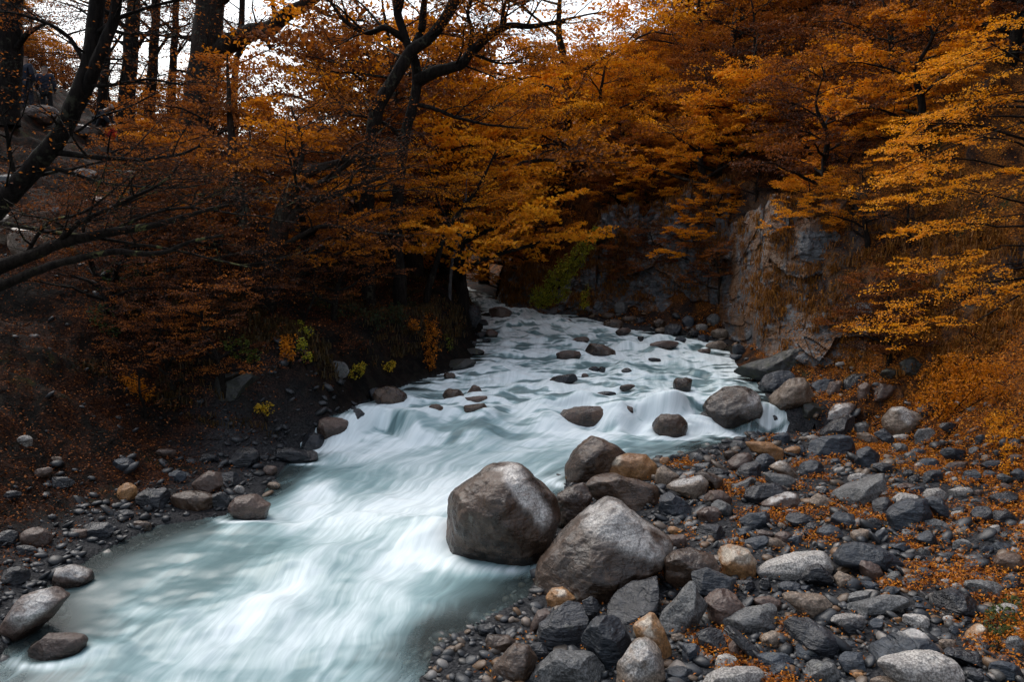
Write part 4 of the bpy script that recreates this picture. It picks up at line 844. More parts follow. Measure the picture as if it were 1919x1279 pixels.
bare('fallen_branch', 'dead grey branch spread over the leafy beach near the stream',
     [([(60, 680, 7.6), (110, 705, 7.5), (170, 726, 7.4), (230, 748, 7.3), (262, 772, 7.2), (310, 790, 7.1), (350, 796, 7.1)], .022, .005), ([(172, 728, 7.4), (182, 770, 7.2), (215, 795, 7.1), (255, 815, 7.0), (270, 840, 7)], .013, .004), ([(182, 770, 7.2), (176, 810, 7.1), (178, 850, 7.0)], .010, .004),
      ([(230, 748, 7.3), (280, 770, 7.2), (330, 776, 7.1), (400, 790, 7)], .01, .002), ([(270, 772, 7.2), (310, 786, 7.1), (345, 785, 7)], .008, .002), ([(214, 795, 7.1), (208, 830, 7.05)], .005, .002)])
bare('fallen_twig', 'thin dead twig lying on the dark stones at the waterline', [([(215, 880, 8.2), (250, 900, 8), (290, 940, 7.9), (318, 948, 7.8), (326, 965, 7.8)], .008, .002), ([(290, 940, 7.9), (284, 958, 7.8)], .005, .002)])
# hollow two-stemmed old trunk on the bank
hero('old_beech', 'old hollow dark beech trunk with two stems on the bank edge',
     [([root(488, 14.3), (486, 590, 14.3), (494, 530, 14.3), (512, 470, 14.3), (526, 420, 14.3), (545, 360, 14.2), (575, 325, 14.2), (630, 305, 14.1), (690, 290, 14)], .29, .012),
      ([root(470, 14.2), (466, 580, 14.2), (468, 520, 14.2), (462, 460, 14.2), (458, 420, 14.2), (440, 330, 14.2), (430, 230, 14.2), (425, 100, 14.2)], .2, .012)],
     [([(520, 440, 14.3), (580, 380, 14.1), (640, 360, 13.9), (720, 330, 13.8)], .10, .03), ([(545, 350, 14.2), (600, 345, 14), (660, 300, 13.9), (740, 290, 13.8)], .08, .02), ([(560, 340, 14.2), (565, 270, 14), (545, 200, 14)], .05, .012), ([(515, 470, 14.3), (600, 425, 14), (660, 430, 13.8), (760, 445, 13.7)], .05, .012), ([(465, 500, 14.2), (420, 470, 14), (360, 440, 13.9)], .06, .02)],
     'brown', 'rust', None, dict(nsec=8, sl=1.5, nsp=5, spl=.6, per=22, size=.022, tint=.6, rmin=.006))
# central forked beech
hero('forked_beech', 'tall forked dark beech spreading limbs over the middle of the stream',
     [([root(752, 17.2), (748, 520, 17.1), (742, 440, 17), (746, 350, 17), (756, 262, 17), (772, 200, 17), (782, 150, 17), (776, 105, 17), (760, 70, 17), (745, 20, 17), (730, -60, 17), (715, -180, 17)], .155, .06),
      ([root(690, 16.9), (686, 440, 16.8), (690, 330, 16.7), (704, 215, 16.6), (730, 160, 16.6), (768, 100, 16.6), (806, 70, 16.6), (832, 40, 16.6), (858, -8, 16.6), (890, -80, 16.6), (910, -200, 16.6)], .19, .08)],
     [([(782, 150, 17), (815, 135, 16.9), (862, 122, 16.8), (884, 98, 16.8), (925, 62, 16.7), (958, 46, 16.6), (1000, 48, 16.5), (1060, 38, 16.4)], .14, .03),
      ([(878, 104, 16.8), (884, 60, 16.8), (876, 20, 16.8), (892, -30, 16.8)], .06, .02), ([(938, 56, 16.7), (944, 20, 16.6), (960, -20, 16.6)], .05, .02),
      ([(885, 100, 16.8), (930, 118, 16.6), (985, 118, 16.5)], .04, .012), ([(768, 100, 16.8), (790, 60, 16.9), (796, 10, 17), (806, -60, 17)], .10, .05),
      ([(760, 75, 17), (720, 50, 16.8), (690, 60, 16.7), (650, 40, 16.6), (610, -10, 16.5)], .08, .025), ([(745, 30, 17), (755, -20, 17), (760, -90, 17)], .07, .03),
      ([(775, 195, 17), (820, 205, 16.8), (860, 222, 16.7), (920, 235, 16.6), (990, 240, 16.5)], .05, .012), ([(755, 262, 17), (720, 230, 16.8), (660, 215, 16.7), (600, 225, 16.6)], .05, .012)],
     'dark', 'orange', dict(nsec=6, sl=1.6, nsp=5, spl=.65, per=45, size=.022, tint=.42, f0=.45), dict(nsec=9, sl=1.35, nsp=5, spl=.6, per=42, size=.021, tint=.45, f0=.2))
# broad old beech on the skyline
hero('broad_beech', 'broad grey-barked old beech with a heavy limb stretching into the open sky',
     [([root(352, 25), (358, 300, 25), (372, 220, 25), (380, 150, 25), (386, 90, 25), (392, 30, 25), (396, -50, 25), (390, -200, 25)], .60, .34)],
     [([(390, 118, 25), (430, 82, 24.8), (470, 62, 24.6), (505, 52, 24.5), (540, 24, 24.4), (575, 6, 24.3), (640, -40, 24.2)], .33, .12), ([(488, 58, 24.6), (500, 76, 24.5), (508, 92, 24.5)], .09, .05), ([(575, 6, 24.3), (620, 30, 24.2), (690, 40, 24)], .07, .02), ([(382, 85, 25), (340, 68, 24.8), (310, 70, 24.7)], .08, .03),
      ([(520, 40, 24.4), (512, 0, 24.4), (530, -50, 24.4)], .08, .03), ([(392, 20, 25), (440, -20, 24.8), (480, -80, 24.6)], .16, .08)],
     'brown', 'rust', dict(nsec=7, sl=2.2, nsp=5, spl=.9, per=20, size=.03, tint=.6, f0=.35), dict(nsec=6, sl=1.6, nsp=5, spl=.8, per=16, size=.03, tint=.6, f0=.35))
for i, (px, y, r, ty, w) in enumerate([(240, 27, .30, 60, 'thick dark trunk rising just beside the broad old beech'), (283, 29, .20, 20, 'slim dark trunk standing between two thicker trunks on the wooded slope'), (14, 24, .38, 0, 'thick black trunk at the outer edge of the wood'), (193, 31, .20, 0, 'straight trunk rising behind the leaning dark beech'), (322, 30, .16, 20, 'thin straight trunk close behind the broad old beech'), (440, 33, .18, 120, 'slim trunk under the open sky beyond the heavy limb')]):
    hero('slope_beech', 'beech with a ' + w, [([root(px, y), (px - 2, 200, y), (px + 4, 100, y), (px + 10, ty - 40, y), (px + 18, ty - 260, y)], r, r * .5)], [([(px + 4, 110, y), (px + 40, 60, y - .3), (px + 80, 40, y - .6)], r * .3, r * .1), ([(px + 4, 60, y), (px - 40, 20, y - .3), (px - 90, 0, y - .5)], r * .3, r * .1)],
         'dark', 'rust', dict(nsec=9, sl=2.0, nsp=5, spl=.9, per=34, size=.032, tint=.55, f0=.3), dict(nsec=5, sl=1.5, nsp=5, spl=.8, per=34, size=.032, tint=.55), group='beeches of the wooded slope')
# slim trees by the water
hero('slim_beech', 'slim dark tree leaning upstream at the tip of the bank',
     [([root(798, 18.2), (802, 545, 18.2), (812, 510, 18.2), (832, 448, 18.2), (850, 415, 18.2), (868, 392, 18.1), (900, 340, 18), (930, 280, 17.9)], .085, .02)], [([(845, 425, 18.2), (820, 370, 18.1), (800, 300, 18)], .03, .01), ([(868, 392, 18.1), (900, 385, 18), (950, 365, 17.9)], .03, .008)], 'dark', 'orange', dict(nsec=8, sl=1.1, nsp=5, spl=.55, per=50, size=.021, tint=.6, f0=.5), dict(nsec=5, sl=.8, nsp=5, spl=.5, per=50, size=.021, tint=.62))
hero('slim_beech', 'thin grey sapling stem behind the slim leaning tree',
     [([root(842, 19.5), (846, 500, 19.5), (862, 440, 19.4), (872, 380, 19.4), (876, 320, 19.4)], .05, .012)], [], 'grey', 'orange', dict(nsec=8, sl=.9, nsp=4, spl=.5, per=46, size=.021, tint=.7, f0=.4))
# yellow beech at the far corner: sprays where the photo shows them
bw, bl = Bag(), Bag()
tr = limb_from([root(2080, 12.2), (2060, 500, 12.1), (2030, 380, 12), (2015, 250, 11.8), (2000, 120, 11.7), (1990, -40, 11.6), (1980, -220, 11.6)], .12, .05); tube(bw, *tr, 10, 5, .2)
SPR = [(1700,142,1835,105),(1718,182,1905,95),(1680,238,1830,182),(1668,275,1790,215),(1652,345,1820,282),(1690,312,1890,240),(1660,382,1800,362),(1720,432,1905,378),(1700,438,1800,405),(1690,512,1850,470),(1690,576,1840,512),(1850,562,1925,528),(1612,602,1705,586),(1660,622,1800,608),(1760,350,1919,318),(1800,180,1925,130),(1740,215,1919,170),(1800,270,1925,230),(1820,400,1925,350),(1745,480,1919,438),(1830,80,1925,40),(1690,645,1760,625),(1715,255,1800,215),(1860,490,1925,460),(1780,540,1880,505),(1840,320,1925,290),(1850,215,1925,185),(1700,330,1760,300),(1655,290,1720,262),(1790,140,1860,118)]
for x0, y0, x1, y1 in SPR:
    yd = rng.uniform(9.4, 11.6); y1 += rng.normal(0, 14); x0 += rng.normal(0, 16); dens = rng.choice([.35, .7, 1., 1.2])
    if rng.random() < .12: continue
    a = P(x1 + 25, y1 - 8, yd + .7); b = P(x0, y0, yd); ln = smooth_line(np.array([a, (a + b) / 2 + [0, 0, .05], b]), 8, .05, int(rng.integers(99)))
    tube(bw, ln, np.linspace(.010, .003, 8), 5)
    dl_ = unit(b - a); o, d, Ln = [], [], []
    for q in range(11):
        g = min(.12 + .88 * q / 10, 1); k = min(int(g * 7), 6); hh = math.atan2(dl_[1], dl_[0]) + (rng.uniform(.3, .9) * (1 if q % 2 else -1) if q < 10 else 0)
        o.append(ln[k] + (ln[k + 1] - ln[k]) * (g * 7 - k)); d.append([math.cos(hh), math.sin(hh), dl_[2] * .7 + rng.normal(0, .16)]); Ln.append(rng.uniform(.16, .52))
    sprays(bl, bw, np.array(o) + rng.normal(0, .045, (11, 3)), np.array(d), np.array(Ln), .55, int(74 * dens), .0185, np.clip(rng.normal(.44, .15) + .06 * rng.standard_normal(11), 0, 1), .003, .55)
    t = tr[0][np.argmin(np.abs(tr[0][:, 2] - a[2] + .4))]; tube(bw, smooth_line(np.array([t, (t + a) / 2 + [0, 0, .1], a]), 7, .05, 3), np.linspace(.028, .010, 7), 5)
tree_obj('golden_beech', tr[0][0].copy(), bw, bl, B['dark'], L['gold'], 'golden yellow beech spreading tiered sprays over the corner of the gravel bar')

# hillside beeches: eight grown kinds, then copies
PROTO = {}
def proto(key, leaf, bark, h, per, tint, lean=.2, nl=11, seed=0, size=.038):
    bw, bl = Bag(), Bag(); r = np.random.default_rng(seed)
    k = np.linspace(0, 1, 6)[:, None]; la = r.uniform(0, 6.28)
    t = smooth_line(np.hstack([lean * h * k ** 1.5 * math.cos(la) + .05 * h * r.standard_normal((6, 1)) * k, lean * h * k ** 1.5 * math.sin(la) + .05 * h * r.standard_normal((6, 1)) * k, k * h * .86 - .3]), 20, .06, seed)
    rad = np.linspace((.024 * h + .03) * (.55 if key == 'bare1' else 1), .010, 20); tube(bw, t, rad, 8, seed, .2); limbs = []
    for q in range(nl):
        f = .22 + .76 * (q + r.random()) / nl; i = int(f * 18); a = q * 2.4 + r.uniform(-.5, .5); l = h * (.20 + .34 * (1 - f)) * r.uniform(.7, 1.25)
        d = np.array([math.cos(a), math.sin(a), 0]); p = t[i]
        ln = smooth_line(np.array([p, p + d * l * .35 + [0, 0, .14 * l], p + d * l * .75 + [0, 0, .24 * l], p + d * l * 1.1 + [0, 0, .22 * l]]), 10, .05 * l, seed + q)
        lr = np.linspace(max(.012, rad[i] * .55), .008, 10); tube(bw, ln, lr, 6, q, .15); limbs.append((ln, lr))
    grow(bw, bl, limbs, nsec=5, sl=h * .17, nsp=4, spl=h * .11, per=int(per * 1.45), size=size, tint=tint, f0=.22, W=.6, flat=.75)
    v, f, _ = bw.get(); mt = mesh('trunk', v, f); mt.materials.append(B[bark]); mc = None
    if bl.n: v, f, tt = bl.get(); mc = mesh('crown', v, f, {'tint': ('FACE', tt)}, smooth=False); mc.materials.append(L[leaf])
    PROTO[key] = (mt, mc)
for a in [('gold1', 'gold', 'dark', 4.6, 48, .50), ('gold2', 'gold', 'brown', 3.6, 46, .62), ('or1', 'orange', 'dark', 5.2, 46, .55), ('or2', 'orange', 'dark', 4.2, 46, .68), ('or3', 'orange', 'brown', 5.8, 40, .42), ('ru1', 'rust', 'dark', 5.0, 42, .60), ('ru2', 'rust', 'brown', 4.4, 34, .72), ('bare1', 'rust', 'dark', 4.6, 5, .5), ('ru3', 'rust', 'dark', 6.0, 20, .5)]:
    proto(*a, seed=sum(map(ord, a[0])))
FORM = {'gold1': 'golden broad-crowned beech', 'gold2': 'bright yellow bushy beech', 'or1': 'orange layered beech', 'or2': 'light orange beech', 'or3': 'tall deep orange beech', 'ru1': 'rust brown beech', 'ru2': 'copper brown beech', 'bare1': 'nearly leafless grey beech', 'ru3': 'thin dark rust beech'}
first = {}
def place(key, x, y, z, sc_, rz, label, group):
    e = tag(link('hill_beech', None, None, None, (x, y, z)), label, 'tree', group); e.scale = (sc_,) * 3; e.rotation_euler = (0, 0, rz)
    if key not in first:
        first[key] = [link('trunk', PROTO[key][0], None, e)] + ([link('crown', PROTO[key][1], None, e)] if PROTO[key][1] else [])
    else:
        for s in first[key]:
            c = s.copy(); COL.objects.link(c); c.parent = e
    return e
TREES = []
def scatter(n, test, spacing, pick, smin, smax, tries=9000):
    k = 0
    for _ in range(tries):
        if k >= n: break
        r = 12 * (75 / 12) ** rng.random(); a = math.radians(rng.uniform(-38, 38)); x, y = r * math.sin(a), r * math.cos(a)
        ax, ay = np.array([x]), np.array([y]); z = float(H(ax, ay)[0]); l_, r_, f_ = [float(q[0]) for q in zones(ax, ay)]
        px, py, _ = proj([x, y, z])
        if not test(x, y, z, l_, r_, f_, px, py): continue
        if any((x - t[0]) ** 2 + (y - t[1]) ** 2 < (spacing * np.interp(r, [12, 70], [.8, 2.0])) ** 2 for t in TREES): continue
        key = pick(px, py, x, y); TREES.append((x, y, z, key, rng.uniform(smin, smax) * np.interp(r, [14, 25, 60], [.72, .9, 1.25]), rng.uniform(0, 6.28), px, py, f_ > 0)); k += 1
wch = lambda *kw: rng.choice([a for a, _ in kw], p=np.array([b for _, b in kw]) / sum(b for _, b in kw))
def pick_r(px, py, x, y):
    g = float(n2(np.array([x]), np.array([y]), .16, 2, 88)[0])
    if px > 1500 and py < 250: return wch(('ru1', 3), ('ru2', 2), ('bare1', 3), ('or1', 2), ('ru3', 2))
    if g > -.01 or (960 < px < 1260 and 60 < py < 360 and rng.random() < .7): return wch(('gold1', 4), ('gold2', 4), ('or2', 3), ('ru1', .8), ('bare1', .6))
    if g < -.22: return wch(('ru1', 3), ('ru2', 3), ('or3', 2), ('bare1', 1))
    return wch(('or1', 4), ('or2', 3), ('or3', 2), ('ru2', 1.5), ('ru1', 1.5), ('gold2', 1.5), ('bare1', 1.2))
def test_r(x, y, z, l, r, f, px, py):
    if f < 1.3 or not (760 < px < 2050) or py < -260: return False
    if 1390 < px < 1690 and py > 400: return False            # the open sandstone slope
    if px > 1560 and y < 15.5: return False
    return True
scatter(185, test_r, 1.15, pick_r, .8, 1.25, 16000)
print('TREES R', len(TREES))
def pick_l(px, py, x, y): return wch(('ru1', 3), ('ru3', 4), ('ru2', 2), ('or1', 1), ('or3', 1), ('bare1', 1.2))
def test_l(x, y, z, l, r, f, px, py):
    if l < 2.2 or not (-120 < px < 880) or y < 13.5: return False
    if 15 < px < 240 and y < 37: return False
    if px < 230 and y < 17: return False
    if px < 330 and y < 33: return rng.random() < .04
    if 400 < px < 590 and y > 16: return y > 20 and rng.random() < .05
    return True
scatter(60, test_l, 1.5, pick_l, .7, 1.15)
scatter(18, lambda x, y, z, l, r, f, px, py: l > .9 and 10.5 < y < 15.5 and 200 < px < 640, .55, lambda *a: wch(('bare1', 5), ('ru3', 3)), .38, .66)
scatter(95, lambda x, y, z, l, r, f, px, py: .7 < f < 7 and 13 < y < 34 and 880 < px < 1720 and not (1400 < px < 1640 and py > 470) and not (975 < px < 1150 and py > 400), .62, lambda *a: wch(('or1', 3), ('or2', 3), ('ru1', 3), ('ru2', 2), ('gold2', 1.5), ('bare1', 2)), .34, .62)
for i, (px, yy, k_) in enumerate([(690, 27, 'or3'), (730, 24, 'ru1'), (770, 21.5, 'or3'), (800, 27, 'gold1'), (830, 23.5, 'or1'), (868, 20.5, 'or2'), (655, 21, 'ru2'), (710, 30, 'or1'), (765, 31, 'or2'), (845, 29, 'or3'), (905, 33, 'or1'), (1040, 31, 'or3'), (1090, 34, 'or1'), (1005, 36, 'or2')]):
    q = base_pt(px, 0, yy); TREES.append((q[0], q[1], q[2], k_, 1.45 + .13 * (i % 4), i * 1.7, px, 480, False))
def far_low(x, y, z, l, r, f, px, py): return f > 0.5 and y > 34 and 640 < px < 1000
scatter(16, far_low, 2.0, lambda *a: wch(('or1', 2), ('gold1', 2), ('or2', 2), ('ru2', 1)), .8, 1.1)
LMK = [(1250, 520, 'the blue-grey rock wall'), (1530, 520, 'the tan sandstone face'), (1060, 520, 'the yellow-green bush'), (950, 560, 'the bend of the stream'), (1800, 400, 'the golden corner beech'), (760, 300, 'the forked beech'), (1660, 680, 'the mossy dark boulder'), (500, 520, 'the old hollow trunk'), (375, 180, 'the broad old beech'), (60, 350, 'the leaning dark beech'), (830, 480, 'the slim leaning tree')]
lab = set()
def tlabel(t):
    x, y, z, key, s, rz, px, py, hill = t
    sz = 'shrubby' if s < .5 else 'small' if s < .85 else 'big' if s > 1.15 else 'mid-sized'
    m = sorted(LMK, key=lambda m: np.hypot(m[0] - px, m[1] - py)); out = []
    for far in ('', 'well ', 'far '):
        for k in m[:4]:
            dx, dy = px - k[0], py - k[1]
            w = 'above' if dy < -abs(dx) else 'below' if dy > abs(dx) else ('downstream of' if (dx > 0) == hill else 'upstream of')
            out.append(f"{sz} {FORM[key]} {far}{w} {k[2]}")
    for a in m[:4]:
        for b in m[:5]:
            if a is not b: out.append(f"{sz} {FORM[key]} between {a[2]} and {b[2]}")
    out = [q for q in out if len(q.split()) <= 16]
    q = next((q for q in out if q not in lab), out[0]); lab.add(q); return q
for t in sorted(TREES, key=lambda t: t[1]): place(t[3], t[0], t[1], t[2] - .1, t[4], t[5], tlabel(t), 'beeches of the steep hillside' if t[8] else 'beeches of the wooded slope')
# single small trees seen clearly against the cliffs
for key, px, py, s, w in [('gold2', 1300, 500, .62, 'low golden tree hanging over the blue-grey rock wall'), ('gold2', 1225, 405, .68, 'upright golden tree on the rim of the blue-grey rock wall'), ('gold1', 1160, 400, .5, 'golden tree leaning out above the yellow-green bush'), ('or2', 1345, 360, .8, 'spreading orange tree above the grassy rim'), ('or2', 930, 560, .62, 'orange bushy tree at the bend of the stream'), ('or1', 985, 545, .6, 'dull orange tree beside the dark wet rock wall')]:
    q = hit(px, py); place(key, q[0], q[1], q[2] - .1, s, px % 6, w, 'beeches of the steep hillside')

# ------------------------------------------------------------------ shrubs
def shrub(name, label, blobs, leaf, per, size=.02, pull=.12, fill=.75, bark='dark', flat=.9, tint=.55, cat='shrub', at=None):
    bl, bw = Bag(), Bag(); C = []
    for px, py, r in blobs:
        c = hit(px, py) if at is None else P(px, py, at)
        z = (c - CAM) @ FW; R = r * z / F; c = c - unit(c - CAM) * (pull + .5 * R); C.append(c)
        n = int(per * r * r / 100); d = unit(rng.standard_normal((n, 3))) * (rng.random(n) ** (1 / 3))[:, None] * R
        d *= (1 + .55 * fbm(d / max(R, .01) * 1.8 + px, 2, 5))[:, None]
        k = fbm((c + d) / max(.10, R * .3), 2, 9); m = k > -.12; d = d[m]
        bl.add(*leaf_quads(c + d, up_normals(len(d), flat), size * rng.uniform(.6, 1.3, len(d)), np.clip(tint + .25 * k[m] + .16 * rng.standard_normal(len(d)), 0, 1)))
        k = 14; e = c + unit(rng.standard_normal((k, 3)) + [0, 0, .3]) * R * .8
        sticks(bw, np.tile(c - [0, 0, R * .8], (k, 1)), e, max(.003, .012 * R), .002)
    b = min(C, key=lambda q: q[2]); b = b - [0, 0, .2]
    sticks(bw, np.tile(b, (len(C), 1)), np.array(C), .012, .006)
    e = tag(link(name, None, None, None, b), label, cat)
    v, f, _ = bw.get(); link('stem', mesh('stem', v - b, f), B[bark], e)
    v, f, t = bl.get(); link('foliage', mesh('foliage', v - b, f, {'tint': ('FACE', t)}, smooth=False), L[leaf], e)
shrub('shrub', 'yellow-green bush streaming down the dark rock wall at the bend', [(1012,560,20),(1018,556,24),(1040,548,24),(1048,522,24),(1062,505,24),(1078,486,20),(1095,465,16),(1108,446,13),(1118,428,9),(1035,530,16)], 'green', 190, .034, .1, at=hit(1040, 586)[1] - .8, tint=.72)
shrub('shrub', 'narrow yellow-green bush at the foot of the blue-grey rock wall', [(1095,570,11),(1097,554,10),(1100,538,8)], 'green', 190, .03, .1, at=hit(1098, 586)[1] - .8, tint=.66)
shrub('shrub', 'wide orange shrub with a dark stem below the golden corner beech', [(1745,720,34),(1780,695,36),(1815,700,40),(1855,700,34),(1740,752,28),(1780,745,34),(1820,735,34),(1765,770,20),(1870,730,24)], 'gold', 85, .020, .3, tint=.38)
shrub('shrub', 'orange shrub trailing down the bank to the water', [(808,602,16),(812,625,18),(808,648,18),(806,668,15),(805,684,11),(775,610,14)], 'orange', 150, .022, tint=.6)
shrub('shrub', 'small bright orange shrub beside the old hollow trunk', [(540,640,15),(536,658,12),(546,668,9)], 'gold', 150, .024, tint=.45)
shrub('shrub', 'olive green shrub next to the small bright orange one', [(565,650,14),(575,625,15),(560,610,12),(575,670,11)], 'green', 110, .024, tint=.3)
shrub('shrub', 'small lemon yellow shrub low on the bank', [(672,695,13),(660,704,10),(680,685,8)], 'green', 150, .022, tint=.75)
shrub('shrub', 'tiny yellow-green rosette plant beside the lemon yellow shrub', [(727,687,12),(735,682,8)], 'green', 160, .02, tint=.7)
shrub('shrub', 'yellow sprig near the dark bank above the calm water', [(500,768,12),(485,766,8)], 'green', 140, .02, tint=.85)
shrub('shrub', 'brown-orange shrub behind the dead grey branch', [(255,725,20),(240,710,18),(275,735,15)], 'orange', 100, .02, tint=.35)
shrub('shrub', 'dark green bush on the slope under the mossy bough', [(240,500,32),(280,520,30),(210,530,26),(310,500,24)], 'herb', 60, .03, tint=.25)
shrub('shrub', 'dark green bush between the two hanging branches', [(190,590,24),(210,610,20)], 'herb', 60, .026, tint=.35)
shrub('shrub', 'green leafy herb at the edge of the gravel bar', [(1880,1160,30),(1900,1140,24),(1860,1180,22),(1885,1190,20)], 'herb', 40, .017, .05, tint=.6, cat='plant')
shrub('shrub', 'small green herb beside the orange wedge stone', [(1868,1215,15),(1850,1240,12)], 'herb', 45, .015, .03, tint=.6, cat='plant')
shrub('shrub', 'low yellow shrub at the outer edge of the bar', [(1880,790,26),(1905,815,26),(1870,820,22),(1900,850,24),(1895,880,20),(1860,790,16)], 'gold', 70, .016, .08, tint=.5)
shrub('shrub', 'yellow-brown tuft of leaves on the rim of the sandstone face', [(1275,320,20),(1290,315,14)], 'gold', 90, .03, tint=.5)
shrub('shrub', 'dark mossy bush crowning the end of the bank', [(740,590,26),(700,600,26),(770,575,20),(660,590,24)], 'herb', 60, .026, tint=.2)
shrub('fern', 'olive fern clump below the old hollow trunk', [(452,655,22),(430,645,16),(475,668,15)], 'green', 60, .024, tint=.18, cat='fern')
shrub('fern', 'dark green fern clump between the hollow trunk and the forked beech', [(602,575,22),(625,588,18),(580,560,14)], 'herb', 60, .024, tint=.4, cat='fern')
shrub('fern', 'rusty fern patch on the bank face above the lemon yellow shrub', [(655,640,18),(640,655,14),(680,645,14)], 'rust', 70, .02, tint=.5, cat='fern')
shrub('fern', 'green fern tuft beside the crown of the bank', [(838,635,9),(843,650,8)], 'green', 90, .02, tint=.2, cat='fern')
# ------------------------------------------------------------------ dead wood
bare('exposed_root', 'dark exposed roots snaking down the bank under the forked beech', [([(745, 555, 16.4), (720, 580, 16), (700, 610, 15.7), (690, 650, 15.4)], .05, .015), ([(720, 580, 16), (735, 615, 15.7), (730, 650, 15.4)], .03, .01), ([(745, 555, 16.4), (770, 590, 16.1), (775, 630, 15.8)], .035, .01)], 'brown', 'root')
bare('exposed_root', 'dark roots gripping the soil at the base of the old hollow trunk', [([(480, 600, 14), (440, 625, 13.5), (400, 640, 13.1), (370, 660, 12.8)], .07, .015), ([(500, 600, 14), (530, 630, 13.5), (545, 660, 13.1)], .06, .015)], 'brown', 'root')
bare('snag', 'twisted bleached root clinging to the edge of the sandstone face', [([(1500, 498, 15.4), (1475, 488, 15.2), (1452, 478, 15.1), (1440, 472, 15.1)], .07, .05), ([(1462, 484, 15.15), (1445, 492, 15.1), (1436, 500, 15.05), (1432, 512, 15.0)], .06, .02), ([(1500, 498, 15.4), (1520, 480, 15.4), (1540, 462, 15.4)], .03, .01)], 'snag', 'dead wood')
bare('fallen_log', 'grey fallen trunk leaning on the slope beside the sandstone face', [([(1535, 636, 14.9), (1555, 610, 15.0), (1575, 580, 15.1), (1598, 545, 15.4)], .085, .04), ([(1548, 620, 14.9), (1552, 640, 14.8)], .04, .02), ([(1565, 595, 15), (1530, 575, 14.9)], .02, .006)], 'snag', 'log')
bare('fallen_log', 'brown fallen log lying at the tip of the bank by the slim leaning tree', [([(728, 505, 18.0), (750, 525, 17.9), (775, 545, 17.8), (815, 562, 17.7)], .17, .12)], 'brown', 'log')
bare('dead_snag', 'bare grey dead tree arching over the blue-grey rock wall', [([(1330, 430, 19.5), (1270, 395, 19.4), (1235, 380, 19.4), (1205, 350, 19.3), (1195, 320, 19.3)], .09, .03), ([(1235, 380, 19.4), (1200, 385, 19.2), (1150, 380, 19.1), (1120, 384, 19)], .05, .012), ([(1205, 352, 19.3), (1180, 330, 19.2), (1160, 335, 19.1)], .02, .006)], 'snag', 'dead tree')
bare('root_tangle', 'dark dead branches caught on the boulder at the upstream bend', [([(872, 604, 21), (900, 607, 20.9), (925, 612, 20.8), (938, 600, 20.8)], .03, .008), ([(905, 608, 20.9), (918, 596, 20.8), (930, 588, 20.8)], .015, .005), ([(890, 606, 20.9), (895, 590, 20.9), (915, 582, 20.9)], .02, .005), ([(925, 612, 20.8), (930, 618, 20.8)], .01, .004)], 'dark', 'branch')

# ------------------------------------------------------------------ fallen leaves, ground cover, grass (uncountable)
x, y = screen_scatter(330000, 4.6, 26, -47, 47); dl_, dr_, df_ = zones(x, y); nn = n2(x, y, 1.3, 4, 91); n4 = n2(x, y, 5, 2, 92)
pr = np.where(dr_ > .35, np.clip(.05 + 1.0 * sst(-.05, .25, nn + .45 * n4 + .17 * (df_ + 2.4)), 0, 1) * (df_ < 12), 0)
pl = np.where(dl_ > .25, np.clip(.15 + sst(.3, 1.6, dl_ + nn) * (.4 + .6 * sst(-.25, .15, n4 + nn)), 0, 1), 0)
ok = rng.random(len(x)) < np.maximum(pr, pl); x, y, le_ = x[ok], y[ok], dl_[ok] > 0; n = len(x)
z = H(x, y) + .012 + .05 * rng.random(n) ** 2
sz = rng.uniform(.009, .019, n) * np.interp(np.hypot(x, y), [5, 12, 26], [.85, 1.2, 2.0])
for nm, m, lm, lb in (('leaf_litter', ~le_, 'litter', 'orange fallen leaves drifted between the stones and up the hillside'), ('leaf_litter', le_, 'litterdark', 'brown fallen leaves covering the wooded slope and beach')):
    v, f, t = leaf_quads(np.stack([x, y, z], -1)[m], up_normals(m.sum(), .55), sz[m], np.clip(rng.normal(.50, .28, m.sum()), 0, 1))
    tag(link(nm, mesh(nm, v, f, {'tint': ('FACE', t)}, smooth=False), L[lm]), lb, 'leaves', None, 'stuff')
x, y = screen_scatter(42000, 4.8, 16, 12, 47); _, dr_, df_ = zones(x, y); nn = n2(x, y, 1.0, 3, 95)
ok = (rng.random(len(x)) < .9 * sst(.02, .4, nn + .28 * (df_ + 1.0))) & (df_ < 4) & (dr_ > .8); x, y = x[ok], y[ok]; n = len(x)
c = np.stack([x, y, H(x, y) + .02 + .07 * rng.random(n)], -1)
v, f, t = leaf_quads(c, up_normals(n, .8), rng.uniform(.008, .016, n) * np.interp(np.hypot(x, y), [5, 16], [.9, 1.4]), np.clip(rng.normal(.45, .2, n), 0, 1))
tag(link('ground_cover', mesh('ground_cover', v, f, {'tint': ('FACE', t)}, smooth=False), L['gold']), 'low yellow ground cover creeping between the stones of the bar', 'ground cover', None, 'stuff')
